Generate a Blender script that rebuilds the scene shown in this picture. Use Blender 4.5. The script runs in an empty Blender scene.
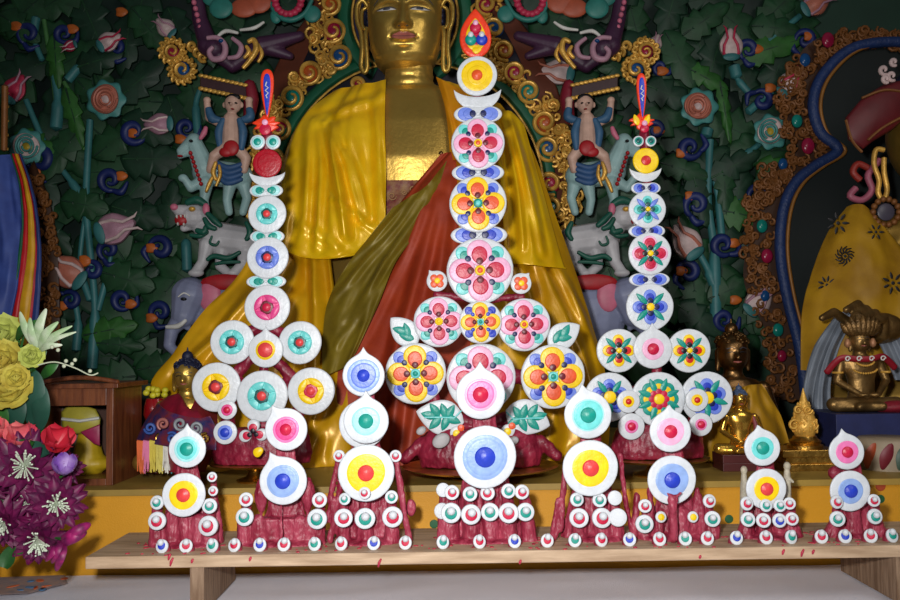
import bpy, bmesh, math, random
from mathutils import Vector, Matrix, noise
PI = math.pi
random.seed(7)
C = bpy.context.scene.collection
S = bpy.context.scene
CAMZ = 1.3; FPX = 900.0
ROLL = 0.0145; PITCH = math.radians(3.18)
cr, sr = math.cos(ROLL), math.sin(ROLL)
RV = Vector((1, 0, 0)); UV = Vector((0, -math.sin(PITCH), math.cos(PITCH))); FV = Vector((0, math.cos(PITCH), math.sin(PITCH)))
ZB, ZS, ZC = 0.969, 1.036, 0.874      # board top, shelf top, cloth

def P(px, py, D):
    """point of the place that stands D metres in front of the camera plane"""
    dx, up = px - 450, 300 - py
    X, Z = dx * cr + up * sr, -dx * sr + up * cr
    r = RV * (X / FPX) + UV * (Z / FPX) + FV
    return Vector((0, 0, CAMZ)) + r * (D / r.y)

# ------------------------------------------------------------------ materials
def lin(c):
    return tuple(((x / 255) / 12.92 if x / 255 <= .04045 else ((x / 255 + .055) / 1.055) ** 2.4) for x in c)
MATS = {}
def mat(name, rgb, rough=.5, metal=0, var=.12, scale=30, bump=.1, bscale=None, rgb2=None, sheen=0, stretch=None, coat=0, spec=.5):
    if name in MATS: return MATS[name]
    m = bpy.data.materials.new(name); m.use_nodes = True
    nt = m.node_tree; b = nt.nodes['Principled BSDF']
    b.inputs['Roughness'].default_value = rough; b.inputs['Metallic'].default_value = metal
    b.inputs['Specular IOR Level'].default_value = spec
    if sheen: b.inputs['Sheen Weight'].default_value = sheen
    if coat: b.inputs['Coat Weight'].default_value = coat; b.inputs['Coat Roughness'].default_value = .15
    tc = nt.nodes.new('ShaderNodeTexCoord'); mp = nt.nodes.new('ShaderNodeMapping')
    nt.links.new(tc.outputs['Object'], mp.inputs[0])
    if stretch: mp.inputs['Scale'].default_value = stretch
    nz = nt.nodes.new('ShaderNodeTexNoise'); nz.inputs['Scale'].default_value = scale; nz.inputs['Detail'].default_value = 5
    nt.links.new(mp.outputs[0], nz.inputs[0])
    rp = nt.nodes.new('ShaderNodeValToRGB'); c1 = lin(rgb)
    c2 = lin(rgb2) if rgb2 else tuple(min(1, x * (1 + var)) for x in c1)
    c0 = c1 if rgb2 else tuple(x * (1 - var) for x in c1)
    rp.color_ramp.elements[0].position = .35; rp.color_ramp.elements[1].position = .65
    rp.color_ramp.elements[0].color = (*c0, 1); rp.color_ramp.elements[1].color = (*c2, 1)
    nt.links.new(nz.outputs['Fac'], rp.inputs[0]); nt.links.new(rp.outputs[0], b.inputs['Base Color'])
    if bump:
        n2 = nt.nodes.new('ShaderNodeTexNoise'); n2.inputs['Scale'].default_value = bscale or scale * 3; n2.inputs['Detail'].default_value = 4
        nt.links.new(mp.outputs[0], n2.inputs[0])
        bp = nt.nodes.new('ShaderNodeBump'); bp.inputs['Strength'].default_value = bump; bp.inputs['Distance'].default_value = .003
        nt.links.new(n2.outputs['Fac'], bp.inputs['Height']); nt.links.new(bp.outputs[0], b.inputs['Normal'])
    MATS[name] = m
    return m
def bt(name, rgb, rough=.38, **k):
    k.setdefault('bump', .25); k.setdefault('bscale', 160); k.setdefault('scale', 70); k.setdefault('var', .1)
    return mat(name, rgb, rough, **k)
WHITE = bt('butter_white', (211, 216, 222), var=.06)
TEAL = bt('butter_teal', (15, 150, 135)); TEALL = bt('butter_turquoise', (110, 214, 212)); TEALP = bt('butter_pale_turquoise', (165, 228, 230))
DTEAL = bt('butter_dark_teal', (10, 84, 84))
BLUE = bt('butter_blue', (35, 62, 190)); BLUEL = bt('butter_light_blue', (110, 135, 226)); BLUEP = bt('butter_pale_blue', (142, 172, 226))
NAVY = bt('butter_navy', (18, 28, 84))
PINK = bt('butter_pink', (236, 122, 182)); PINKP = bt('butter_pale_pink', (240, 178, 212)); ROSE = bt('butter_rose', (226, 70, 140))
CRIM = bt('butter_crimson', (200, 24, 66)); RED = bt('butter_red', (206, 34, 36)); DRED = bt('butter_dark_red', (110, 16, 34))
YEL = bt('butter_yellow', (252, 208, 8)); ORA = bt('butter_orange', (232, 88, 40)); CORAL = bt('butter_coral', (220, 62, 62))
BLACK = bt('butter_black', (24, 16, 30)); FLAME = bt('butter_flame_orange', (238, 62, 28))
DOUGH = mat('crimson_dough', (128, 20, 46), .42, rgb2=(172, 66, 88), scale=60, bump=.9, bscale=180, stretch=(1, 1, .35))
DOUGHD = mat('dark_crimson_dough', (112, 16, 40), .42, rgb2=(150, 36, 62), scale=40, bump=.6, bscale=120)
GOLD = mat('gilded_metal', (204, 168, 82), .38, .8, scale=8, var=.12, bump=.3, bscale=90)
GOLDP = mat('gold_paint', (222, 172, 78), .4, .35, scale=40, var=.25, bump=.4, bscale=120)
BRASS = mat('aged_brass', (188, 146, 70), .34, 1, scale=30, var=.35, bump=.5, bscale=120)
BRONZE = mat('dark_bronze', (112, 84, 52), .38, 1, scale=25, var=.3, bump=.3)
WOODB = mat('pale_board_wood', (196, 168, 138), .6, rgb2=(160, 132, 104), scale=10, stretch=(1, 8, 8), bump=.3)
WOODD = mat('brown_shrine_wood', (118, 66, 36), .4, rgb2=(86, 42, 22), scale=12, stretch=(8, 8, 1), bump=.15)
WOODG = mat('weathered_leg_wood', (150, 124, 100), .7, rgb2=(110, 84, 62), scale=14, stretch=(8, 8, 1), bump=.4)

# ------------------------------------------------------------------ mesh builder (world coordinates)
class MB:
    def __init__(s): s.v = []; s.f = []; s.m = []
    def add(s, vs, fs, mi=0):
        o = len(s.v); s.v += [Vector(p) for p in vs]
        for f in fs: s.f.append([i + o for i in f]); s.m.append(mi)
    def box(s, a, b, mi=0):
        x0, y0, z0 = a; x1, y1, z1 = b
        vs = [(x0,y0,z0),(x1,y0,z0),(x1,y1,z0),(x0,y1,z0),(x0,y0,z1),(x1,y0,z1),(x1,y1,z1),(x0,y1,z1)]
        s.add(vs, [(0,3,2,1),(4,5,6,7),(0,1,5,4),(1,2,6,5),(2,3,7,6),(3,0,4,7)], mi)
    def rings(s, rs, mi=0, c0=None, c1=None):
        n = len(rs[0]); vs = [p for r in rs for p in r]; fs = []
        for i in range(len(rs) - 1):
            for j in range(n):
                k = (j + 1) % n; fs.append((i*n+j, i*n+k, (i+1)*n+k, (i+1)*n+j))
        if c0 is not None: vs.append(c0); a = len(vs)-1; fs += [((j+1) % n, j, a) for j in range(n)]
        else: fs.append(tuple(reversed(range(n))))
        b = (len(rs)-1)*n
        if c1 is not None: vs.append(c1); a = len(vs)-1; fs += [(b+j, b+(j+1) % n, a) for j in range(n)]
        else: fs.append(tuple(range(b, b+n)))
        s.add(vs, fs, mi)
    def ell(s, c, r, mi=0, seg=16, rot=None):
        c = Vector(c); r = r if hasattr(r, '__len__') else (r, r, r)
        h = max(6, seg // 2); rs = []
        def q(x, y, z):
            v = Vector((x*r[0], y*r[1], z*r[2]))
            if rot is not None: v = rot @ v
            return c + v
        for i in range(1, h):
            a = -PI/2 + PI*i/h
            rs.append([q(math.cos(a)*math.cos(2*PI*j/seg), math.cos(a)*math.sin(2*PI*j/seg), math.sin(a)) for j in range(seg)])
        s.rings(rs, mi, q(0, 0, -1), q(0, 0, 1))
    def tube(s, pts, rad, seg=8, mi=0, flat=1.0):
        pts = [Vector(p) for p in pts]; n = len(pts)
        if not hasattr(rad, '__len__'): rad = [rad]*n
        t = (pts[1]-pts[0]).normalized(); up = Vector((0, -1, 0)) if abs(t.y) < .9 else Vector((0, 0, 1))
        rs = []
        for i in range(n):
            t = (pts[min(i+1, n-1)] - pts[max(i-1, 0)]).normalized()
            a = t.cross(up)
            if a.length < 1e-4: a = t.cross(Vector((1, 0, .1)))
            a.normalize(); b = a.cross(t).normalized(); up = b
            rs.append([pts[i] + (a*math.cos(2*PI*j/seg) + b*math.sin(2*PI*j/seg)*flat)*rad[i] for j in range(seg)])
        t0 = (pts[0]-pts[1]).normalized(); t1 = (pts[-1]-pts[-2]).normalized()
        s.rings(rs, mi, pts[0] + t0*rad[0]*.6, pts[-1] + t1*rad[-1]*.6)
    def cap(s, p, q, r1, r2, seg=14):
        p, q = Vector(p), Vector(q); n = 5; d = (q-p)
        if d.length < 1e-6: return s.ell(p, max(r1, r2), seg=seg)
        t = d.normalized(); pts = []; rad = []
        for i in range(n): a = PI/2*(i+.35)/(n-.0); pts.append(p - t*r1*math.cos(a)); rad.append(r1*math.sin(a))
        pts += [p, q]; rad += [r1, r2]
        for i in range(n): a = PI/2*(n-1-i+.35)/n; pts.append(q + t*r2*math.cos(a)); rad.append(r2*math.sin(a))
        s.tube(pts, rad, seg)
    def lathe(s, c, prof, seg=32, mi=0):
        c = Vector(c)
        s.rings([[c + Vector((r*math.cos(2*PI*j/seg), r*math.sin(2*PI*j/seg), z)) for j in range(seg)] for r, z in prof], mi)
    def pill(s, fr, out, h0, h1, crown=0, inset=.86, mi=0, side=None, wob=0):
        n = len(out); ca = sum(p[0] for p in out)/n; cb = sum(p[1] for p in out)/n
        if wob: out = [(ca+(a-ca)*(1+random.uniform(-wob, wob)), cb+(b-cb)*(1+random.uniform(-wob, wob))) for a, b in out]
        def rg(k, h): return [fr.pt(ca+(a-ca)*k, cb+(b-cb)*k, h) for a, b in out]
        hm = h0 + (h1-h0)*.62; ki = 1-(1-inset)*.35
        s.rings([rg(.97, h0), rg(1, h0+(h1-h0)*.3), rg(1, hm), rg(ki, h0+(h1-h0)*.92), rg(inset, h1), rg(inset*.5, h1+crown*.75)], mi, fr.pt(ca, cb, h0), fr.pt(ca, cb, h1+crown))
    def build(s, name, mats, parent=None, at=None, smooth=True, label=None):
        if at is None:
            if parent is not None: at = WP[parent.name]
            else:
                xs = [p.x for p in s.v]; ys = [p.y for p in s.v]; zs = [p.z for p in s.v]
                at = Vector(((min(xs)+max(xs))/2, (min(ys)+max(ys))/2, min(zs)))
        at = Vector(at); me = bpy.data.meshes.new(name)
        me.from_pydata([tuple(p-at) for p in s.v], [], s.f)
        if not isinstance(mats, (list, tuple)): mats = [mats]
        for m in mats: me.materials.append(m)
        me.polygons.foreach_set('material_index', s.m)
        bm = bmesh.new(); bm.from_mesh(me); bmesh.ops.recalc_face_normals(bm, faces=bm.faces)
        if smooth:
            for e in bm.edges:
                if len(e.link_faces) == 2 and e.calc_face_angle(0) > .9: e.smooth = False
            for f in bm.faces: f.smooth = True
        bm.to_mesh(me); bm.free()
        return link(name, me, parent, at, label)
WP = {}
def link(name, me, parent, at, label=None):
    o = bpy.data.objects.new(name, me); C.objects.link(o); at = Vector(at)
    if parent is not None: o.parent = parent; o.location = at - WP[parent.name]
    else: o.location = at
    WP[o.name] = at
    if label: o['label'] = label
    return o
def tag(o, label, cat, group=None, kind=None):
    o['label'] = label; o['category'] = cat
    if group: o['group'] = group
    if kind: o['kind'] = kind
    return o
def thing(name, label, cat, at, group=None):
    return tag(link(name, None, None, at), label, cat, group)
def organic(mb, name, mats, parent=None, voxel=.003, smooth=3, rough=0, rs=60, at=None, label=None, zmin=None):
    """blend the overlapping volumes of mb into one continuous skin"""
    me = bpy.data.meshes.new('tmp'); me.from_pydata([tuple(p) for p in mb.v], [], mb.f)
    bm = bmesh.new(); bm.from_mesh(me); bmesh.ops.recalc_face_normals(bm, faces=bm.faces); bm.to_mesh(me); bm.free()
    t = bpy.data.objects.new('tmp', me); C.objects.link(t)
    r = t.modifiers.new('r', 'REMESH'); r.mode = 'VOXEL'; r.voxel_size = voxel
    if smooth: k = t.modifiers.new('s', 'SMOOTH'); k.iterations = smooth; k.factor = .6
    dg = bpy.context.evaluated_depsgraph_get(); ev = t.evaluated_get(dg)
    me2 = bpy.data.meshes.new_from_object(ev)
    out = MB(); out.v = [v.co.copy() for v in me2.vertices]; out.f = [list(p.vertices) for p in me2.polygons]; out.m = [0]*len(out.f)
    if rough:
        nm = [v.normal.copy() for v in me2.vertices]
        out.v = [p + nm[i]*rough*(noise.noise(Vector((p.x, p.y, p.z*.45))*rs) + .5*noise.noise(Vector((p.x, p.y, p.z*.6))*rs*2.7)) for i, p in enumerate(out.v)]
    if zmin is not None:
        for p in out.v:
            if p.z < zmin: p.z = zmin
    bpy.data.objects.remove(t); bpy.data.meshes.remove(me); bpy.data.meshes.remove(me2)
    return out.build(name, mats, parent, at, label=label)
def copytree(o, parent, at, scale=1, label=None):
    c = o.copy(); C.objects.link(c); c.parent = parent; at = Vector(at)
    c.location = at - (WP[parent.name] if parent else Vector((0, 0, 0)))
    c.scale = (scale,)*3; WP[c.name] = at
    if label: c['label'] = label
    for ch in [x for x in C.objects if x.parent == o]: sub(ch, c)
    return c
def sub(o, parent):
    c = o.copy(); C.objects.link(c); c.parent = parent; WP[c.name] = Vector((0, 0, 0))
    for ch in [x for x in C.objects if x.parent == o]: sub(ch, c)

class Fr:
    """local frame facing out of the altar; a to the right, b up, h outwards, all in hand-sized units"""
    def __init__(s, c, u, tilt=0, yaw=0, spin=0):
        s.c = Vector(c); s.u = u
        n = Vector((math.sin(yaw), -math.cos(yaw)*math.cos(tilt), math.sin(tilt))).normalized()
        r = Vector((0, 0, 1)).cross(n).normalized()*1.0
        r = Vector((-n.y, n.x, 0)).normalized(); s.n = n; s.r = r; s.up = n.cross(r)
        if spin:
            a, b = s.r.copy(), s.up.copy(); s.r = a*math.cos(spin)+b*math.sin(spin); s.up = b*math.cos(spin)-a*math.sin(spin)
    def pt(s, a, b, h): return s.c + (s.r*a + s.up*b + s.n*h)*s.u
def circ(cx, cy, r, n=28, ry=None, ang=0, wob=.0):
    ry = ry or r; o = []
    for i in range(n):
        t = 2*PI*i/n; x, y = r*math.cos(t), ry*math.sin(t)
        k = 1+wob*math.sin(2*t+cx)+wob*.6*math.sin(3*t+cy)
        o.append((cx+(x*math.cos(ang)-y*math.sin(ang))*k, cy+(x*math.sin(ang)+y*math.cos(ang))*k))
    return o
def drop(cx, cy, r, tipang=PI/2, k=.36, w=.13, n=72):
    o = []
    for i in range(n):
        t = 2*PI*i/n; d = (t-tipang+PI) % (2*PI)-PI
        rr = r*(1+k*math.exp(-abs(d/w)**1.05)); o.append((cx+rr*math.cos(t), cy+rr*math.sin(t)))
    return o
def leafo(cx, cy, L, W, ang, n=24, teeth=0):
    o = []
    for i in range(n):
        t = i/n*2
        if t <= 1: x = -1+2*t; sg = 1
        else: x = 1-2*(t-1); sg = -1
        y = sg*W*(max(0, 1-x*x))**.8*(1-.25*x)
        if teeth: y *= 1+.22*math.cos(x*teeth)
        X = x*L
        o.append((cx+X*math.cos(ang)-y*math.sin(ang), cy+X*math.sin(ang)+y*math.cos(ang)))
    return o
def cat(pts, n=8, closed=False):
    P_ = [Vector(p) for p in pts]; o = []; N = len(P_)
    for i in range(N-1):
        p0, p1, p2, p3 = P_[max(i-1, 0)], P_[i], P_[i+1], P_[min(i+2, N-1)]
        for k in range(n):
            t = k/n; o.append(.5*((2*p1)+(p2-p0)*t+(2*p0-5*p1+4*p2-p3)*t*t+(3*p1-p0-3*p2+p3)*t*t*t))
    o.append(P_[-1]); return o

# ------------------------------------------------------------------ setting
def struct(o): o['kind'] = 'structure'; return o
m = MB(); m.box((-2.4, -1.2, -.02), (2.4, 3.3, 0)); struct(m.build('floor', mat('floor_boards', (96, 60, 40), .5, scale=6), smooth=False))
m = MB(); m.box((-2.4, 3.04, 0), (2.4, 3.14, 3.2)); struct(m.build('wall_back', mat('dark_green_wall', (30, 62, 48), .7, scale=6), smooth=False))
m = MB(); m.box((-2.5, -1.2, 0), (-2.4, 3.14, 3.2)); struct(m.build('wall_left', mat('side_wall', (120, 60, 50), .7, scale=4), smooth=False))
m = MB(); m.box((2.4, -1.2, 0), (2.5, 3.14, 3.2)); struct(m.build('wall_right', MATS['side_wall'], smooth=False))
cam = bpy.data.cameras.new('camera'); co = bpy.data.objects.new('camera', cam); C.objects.link(co)
right = RV*cr - UV*sr; upv = RV*sr + UV*cr; back = -FV
co.matrix_world = Matrix(((right.x, upv.x, back.x, 0), (right.y, upv.y, back.y, 0), (right.z, upv.z, back.z, CAMZ), (0, 0, 0, 1)))
cam.sensor_width = 36; cam.lens = 36.0; cam.clip_start = .02; S.camera = co
# camera flash held to the upper left, and weak room light
l = bpy.data.lights.new('flash', 'SPOT'); l.energy = 116; l.spot_size = math.radians(98); l.spot_blend = 1; l.shadow_soft_size = .035; l.color = (1, .985, .96)
lo = bpy.data.objects.new('flash', l); C.objects.link(lo); lo.location = (-.11, .02, 1.41)
lo.rotation_euler = (Vector((0, 2, 1.27))-lo.location).to_track_quat('-Z', 'Y').to_euler()
l = bpy.data.lights.new('room_light', 'AREA'); l.energy = 11; l.size = .9; l.color = (1, .95, .9)
lo = bpy.data.objects.new('room_light', l); C.objects.link(lo); lo.location = (1.3, .2, 2.5)
lo.rotation_euler = (Vector((0, 2, 1.1))-lo.location).to_track_quat('-Z', 'Y').to_euler()
w = bpy.data.worlds.new('world'); S.world = w; w.use_nodes = True
w.node_tree.nodes['Background'].inputs[0].default_value = (.8, .9, 1, 1); w.node_tree.nodes['Background'].inputs[1].default_value = .06
S.view_settings.view_transform = 'Standard'; S.view_settings.look = 'None'; S.view_settings.exposure = 0; S.view_settings.gamma = 1

# ------------------------------------------------------------------ altar shelf
YSH = mat('yellow_altar_cloth', (198, 138, 12), .6, scale=5, var=.08, bump=.2, bscale=300)
YTOP = mat('olive_shelf_top', (150, 122, 52), .5, scale=8, var=.2, bump=.1)
sh = thing('altar_shelf', 'long yellow altar step with coloured dots, behind the wooden board', 'altar', (0, 2.35, 0))
m = MB(); m.box((-1.7, 1.786, 0), (1.7, 3.035, ZS-.012)); m.build('body', YSH, sh, smooth=False)
m = MB(); m.box((-1.7, 1.78, ZS-.012), (1.7, 3.036, ZS)); m.build('top_board', YTOP, sh, smooth=False)
for (px, py, r, mm) in ((434, 524, 4.3, TEAL), (729, 519, 4.2, TEAL), (880.5, 499, 4.2, TEAL), (880.5, 486, 5, ORA)):
    m = MB(); m.pill(Fr(P(px, py, 1.786), 1.786/900), circ(0, 0, r), -.3, .5, .1)
    m.build('painted_dot', mat('dot_green', (20, 84, 44), .6) if mm is TEAL else mat('dot_rust', (160, 62, 24), .6), sh)
# table and cloth
tb = thing('offering_table', 'low offering table under the grey white cloth before the altar', 'table', (0, 1.33, 0))
m = MB(); m.box((-1.5, .9, ZC-.05), (1.5, 1.775, ZC-.006)); m.build('tabletop', WOODD, tb, smooth=False)
for x in (-1.42, 1.38):
    for y in (.93, 1.7):
        m = MB(); m.box((x, y, 0), (x+.05, y+.05, ZC-.05)); m.build('leg', WOODD, tb, smooth=False)
CLO = mat('grey_white_cloth', (226, 226, 238), .8, scale=3, var=.06, bump=.25, bscale=500)
m = MB(); nx, ny = 150, 40; vs = []
for j in range(ny+1):
    for i in range(nx+1):
        x = -1.5+3.0*i/nx; y = .9+.878*j/ny; z = ZC-.003 + .0035*max(0, noise.noise(Vector((x*5, y*14, 1)))) + .002*max(0, noise.noise(Vector((x*16, y*8, 4))))
        if y < .9: z = z
        vs.append((x, y, z))
fs = [(j*(nx+1)+i, j*(nx+1)+i+1, (j+1)*(nx+1)+i+1, (j+1)*(nx+1)+i) for j in range(ny) for i in range(nx)]
m.add(vs, fs); tag(m.build('tablecloth', CLO), 'grey white cloth covering the table in front of the yellow altar step', 'tablecloth')
# ------------------------------------------------------------------ the board
bx0 = P(85, 557, 1.5).x; bx1 = P(960, 540, 1.5).x
bd = thing('board_bench', 'pale unpainted wooden board on short legs carrying the row of small tormas', 'board', (0, 1.6, ZC))
m = MB(); n = 60
for i in range(1):
    m.box((bx0, 1.5, ZB-.02), (bx1, 1.7, ZB))
b = m.build('plank', WOODB, bd, smooth=False); bv = b.modifiers.new('b', 'BEVEL'); bv.width = .002; bv.segments = 2
for (pa, pb) in ((190, 204), (897, 912)):
    m = MB(); m.box((P(pa, 590, 1.505).x, 1.505, ZC+.001), (P(pb, 590, 1.505).x, 1.72, ZB-.0205)); m.build('leg', WOODG, bd, smooth=False)
random.seed(3)
DRIP = mat('red_butter_smear', (178, 40, 66), .5)
m = MB()
for i in range(190):
    x = random.uniform(bx0+.05, .72); y = random.uniform(1.503, 1.63); r = random.uniform(.0015, .006)
    m.pill(type('q', (), {'pt': lambda s, a, b, h, x=x, y=y: Vector((x+a, y+b, ZB+h))})(), circ(0, 0, r, 10, r*random.uniform(.4, 1), random.random()*3, .2), -.0005, .0012, .0004)
for (px, py, L) in ((171, 562, 8), (169, 557, 6), (192, 561, 4), (379, 563, 8), (802, 553, 7), (813, 552, 4), (783, 552, 5), (700, 557, 3), (520, 562, 4), (250, 559, 4)):
    m.tube([P(px+L*.25, py-L/2, 1.4995), P(px, py, 1.4993), P(px-L*.1, py+L/2, 1.4995)], [.0016, .0024, .0013], 8)
o = m.build('red_smears', DRIP, bd); o['kind'] = 'stuff'

# ------------------------------------------------------------------ butter discs
HT = 3.0
def dpart(name, fr, par, shapes, mats, label=None):
    mb = MB()
    for mi, out, h0, h1, crown in shapes: mb.pill(fr, out, h0, h1, crown, mi=mi)
    return mb.build(name, mats, par, at=fr.c, label=label)
def plate(par, px, py, r, D, tip=None, tilt=0, yaw=0, wob=.012, mm=None, name='disc', thick=1.0, label=None):
    fr = Fr(P(px, py, D), D/900, tilt, yaw)
    mb = MB(); out = drop(0, 0, r, tip) if tip is not None else circ(0, 0, r, 44, wob=wob)
    mb.pill(fr, out, -2.5*thick, 0, .5, inset=.93, wob=.004)
    return fr, mb.build(name, mm or WHITE, par, at=fr.c, label=label)
def ringdisc(par, px, py, r, D, rings, bead, tip=None, br=.24, label=None, **k):
    fr, d = plate(par, px, py, r, D, tip, label=label, **k); h = .4
    for fq, mm in rings:
        dpart('ring', fr, d, [(0, circ(0, 0, r*fq, 36, wob=.02), h-.6, h+.5, .35)], mm); h += .55
    dpart('bead', fr, d, [(0, circ(0, 0, r*br, 24), h-1.2, h+r*.05+.6, r*.09)], bead)
    return d
def flower(par, px, py, r, D, oc, ic, dc, cc, cdc, cen, cen2=None, hide=(), **k):
    fr, d = plate(par, px, py, r, D, **k)
    for i in range(4):
        if cc is not None:
            a = PI/4+i*PI/2; ca, sa = math.cos(a), math.sin(a)
            dpart('corner_petal', fr, d, [(0, circ(ca*r*.7, sa*r*.7, r*.25, 20, r*.21, a), -.2, .9, .3), (1, circ(ca*r*.62, sa*r*.62, r*.16, 16), .7, 1.5, .3), (2, circ(ca*r*.5, sa*r*.5, r*.1, 12), 1, 2.0, .3)], [cc, cdc[0], cdc[1]])
    for i in range(4):
        a = i*PI/2+.02; ca, sa = math.cos(a), math.sin(a)
        dpart('petal', fr, d, [(0, circ(ca*r*.53, sa*r*.53, r*.4, 26, r*.385, a, .01), 0, 1.9, .5), (1, circ(ca*r*.47, sa*r*.47, r*.26, 22, r*.24, a), 1.5, 2.8, .4), (2, circ(ca*r*.28, sa*r*.28, r*.11, 14), 2.2, 3.4, .4)], [oc, ic, dc])
    dpart('centre', fr, d, [(0, circ(0, 0, r*.16, 20), 1, 4, .4), (1, circ(0, 0, r*.09, 14), 3, 4.7, .5)], [cen, cen2 or cen])
    return d
def cup(par, px, py, r, D, oc, dk, cen=ORA, n=5, **k):
    fr, d = plate(par, px, py, r, D, **k)
    dpart('flower_base', fr, d, [(0, circ(0, 0, r*.55, 30), -.2, .7, .1)], oc); dpart('dark_heart', fr, d, [(0, circ(0, 0, r*.3, 24), 1, 2.5, .1)], dk)
    for i in range(n):
        a0 = 2*PI*i/n+.3; a1 = a0+2*PI/n-.03; o = [(r*.56*math.cos(a0+(a1-a0)*t/7), r*.56*math.sin(a0+(a1-a0)*t/7)) for t in range(8)]
        am = (a0+a1)/2
        o += [(r*.24*math.cos(am+s), r*.24*math.sin(am+s)) for s in (.32, 0, -.32)]
        dpart('petal', fr, d, [(0, o, 0, 2.4, .8)], oc)
    dpart('bead', fr, d, [(0, circ(0, 0, r*.19, 20), 0, 3.2, 1.0)], cen)
    return d
def leafy(par, px, py, r, D, oc, ic, dc, lc, cen, under=None, n=4, off=0, cr_=.17, leaves=True, **k):
    fr, d = plate(par, px, py, r, D, **k)
    if under is not None:
        for i in range(n):
            a = i*2*PI/n+off; dpart('under_petal', fr, d, [(0, circ(math.cos(a)*r*.5, math.sin(a)*r*.5, r*.34, 22), -.2, .7, .2)], under)
    for i in range(n):
        a = i*2*PI/n+off; ca, sa = math.cos(a), math.sin(a)
        dpart('petal', fr, d, [(0, circ(ca*r*.47, sa*r*.47, r*.27, 22, r*.26, a), .2, 1.6, .4), (1, circ(ca*r*.38, sa*r*.38, r*.2, 18, r*.18, a), 1.3, 2.3, .3), (2, circ(ca*r*.26, sa*r*.26, r*.13, 14), 1.9, 3, .3)], [oc, ic, dc])
    if leaves:
        for i in range(n):
            a = (i+.5)*2*PI/n+off; ca, sa = math.cos(a), math.sin(a)
            dpart('leaf', fr, d, [(0, leafo(ca*r*.5, sa*r*.5, r*.32, r*.12, a), .6, 2.6, .6)], lc)
    dpart('centre', fr, d, [(0, circ(0, 0, r*cr_, 20), 1, 4, .6)], cen)
    return d
def bow(par, px, py, hw, hh, D, c1, c2, c3, **k):
    fr = Fr(P(px, py, D), D/900); o = []
    for i in range(48):
        t = 2*PI*i/48; o.append((hw*math.cos(t)*(1-.0*abs(math.sin(t))), hh*math.sin(t)*(1-.22*math.exp(-(math.cos(t)/.28)**2))))
    o = [(abs(math.cos(2*PI*i/48))**.75*math.copysign(hw, math.cos(2*PI*i/48)), hh*math.sin(2*PI*i/48)*(1-.25*math.exp(-(math.cos(2*PI*i/48)/.3)**2))) for i in range(48)]
    mb = MB(); mb.pill(fr, o, -2.5, 0, .3, inset=.9); d = mb.build('bow', WHITE, par, at=fr.c)
    for s in (-1, 1):
        dpart('bow_petal', fr, d, [(0, circ(s*hw*.5, 0, hw*.34, 20, hh*.72), -.1, 1.0, .2), (1, circ(s*hw*.38, 0, hw*.23, 18, hh*.52), .8, 1.8, .2), (2, circ(s*hw*.22, 0, hw*.13, 14, hh*.38), 1.5, 2.5, .2)], [c1, c2, c3])
    dpart('knot', fr, d, [(0, circ(0, 0, hh*.2, 12), 0, 2, .5)], WHITE)
    return d
def crescent(par, px, py, hw, depth, D, thick=2.5):
    fr = Fr(P(px, py, D), D/900); m = MB(); n = 24; rs = []
    for i in range(n+1):
        t = -1+2*i/n; x = hw*math.sin(t*PI/2*.98); lo_ = -depth+ (depth)*(1-math.cos(t*PI/2*.98))*1.0
        hi = lo_ + depth*.62*(max(0, math.cos(t*PI/2)))**.8+.4
        mid = (lo_+hi)/2
        rs.append([fr.pt(x, lo_, -thick), fr.pt(x, hi, -thick), fr.pt(x, hi, -.4), fr.pt(x, hi-(hi-lo_)*.2, .2), fr.pt(x, lo_+(hi-lo_)*.2, .2), fr.pt(x, lo_, -.4)])
    m.rings(rs); return m.build('crescent', WHITE, par, at=fr.c)
def leafplate(par, px, py, L, W, ang, D, n=3, tip=True):
    fr = Fr(P(px, py, D), D/900)
    d = dpart('leaf_plate', fr, par, [(0, leafo(0, 0, L, W, ang, 32), -2.5, 0, .3)], WHITE)
    for i in range(n):
        t = -.45+.5*i/(n-1)*2*.7; s = (1, -1)[i % 2]; cx, cy = t*L*.7, s*W*.18
        ca, sa = math.cos(ang), math.sin(ang)
        dpart('leaf', fr, d, [(0, leafo(cx*ca-cy*sa, cx*sa+cy*ca, L*.42, W*.3, ang+s*.5, 20), -.1, 1.5, .5)], TEAL)
    return d
# bead prototypes, unit radius 1 cm-ish
PROTO = {}
def bead_proto(key, cap, cy_=-.02, by_=.2, br_=.42):
    fr = Fr((0, 0, 0), 1, tilt=.12); m = MB(); m.pill(fr, circ(0, 0, 1, 32), -.25, .1, .04, inset=.9)
    me = m.build('bead_disc', WHITE, None, at=(0, 0, 0))
    if cap is not None:
        m = MB(); m.pill(fr, circ(0, cy_, .6, 24), .05, .3, .12); m.build('cap', cap, me, at=(0, 0, 0))
        if key != 'Y':
            m = MB(); m.ell(fr.pt(.02, by_, .4), br_, seg=16); m.build('ball', WHITE, me, at=(0, 0, 0))
    return me
for key, cp in (('R', CRIM), ('T', TEAL), ('B', BLUE), ('W', None), ('Y', YEL)): PROTO[key] = bead_proto(key, cp)
for key, cp in (('R', CRIM), ('T', TEAL), ('B', BLUE)): PROTO['f'+key] = bead_proto(key, cp, .1, .52, .5)
def bead(par, px, py, r, D, key, label=None):
    o = copytree(PROTO[key], par, P(px, py, D), r*D/900, label)
    o.rotation_euler.z = random.uniform(-.2, .2); return o

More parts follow.
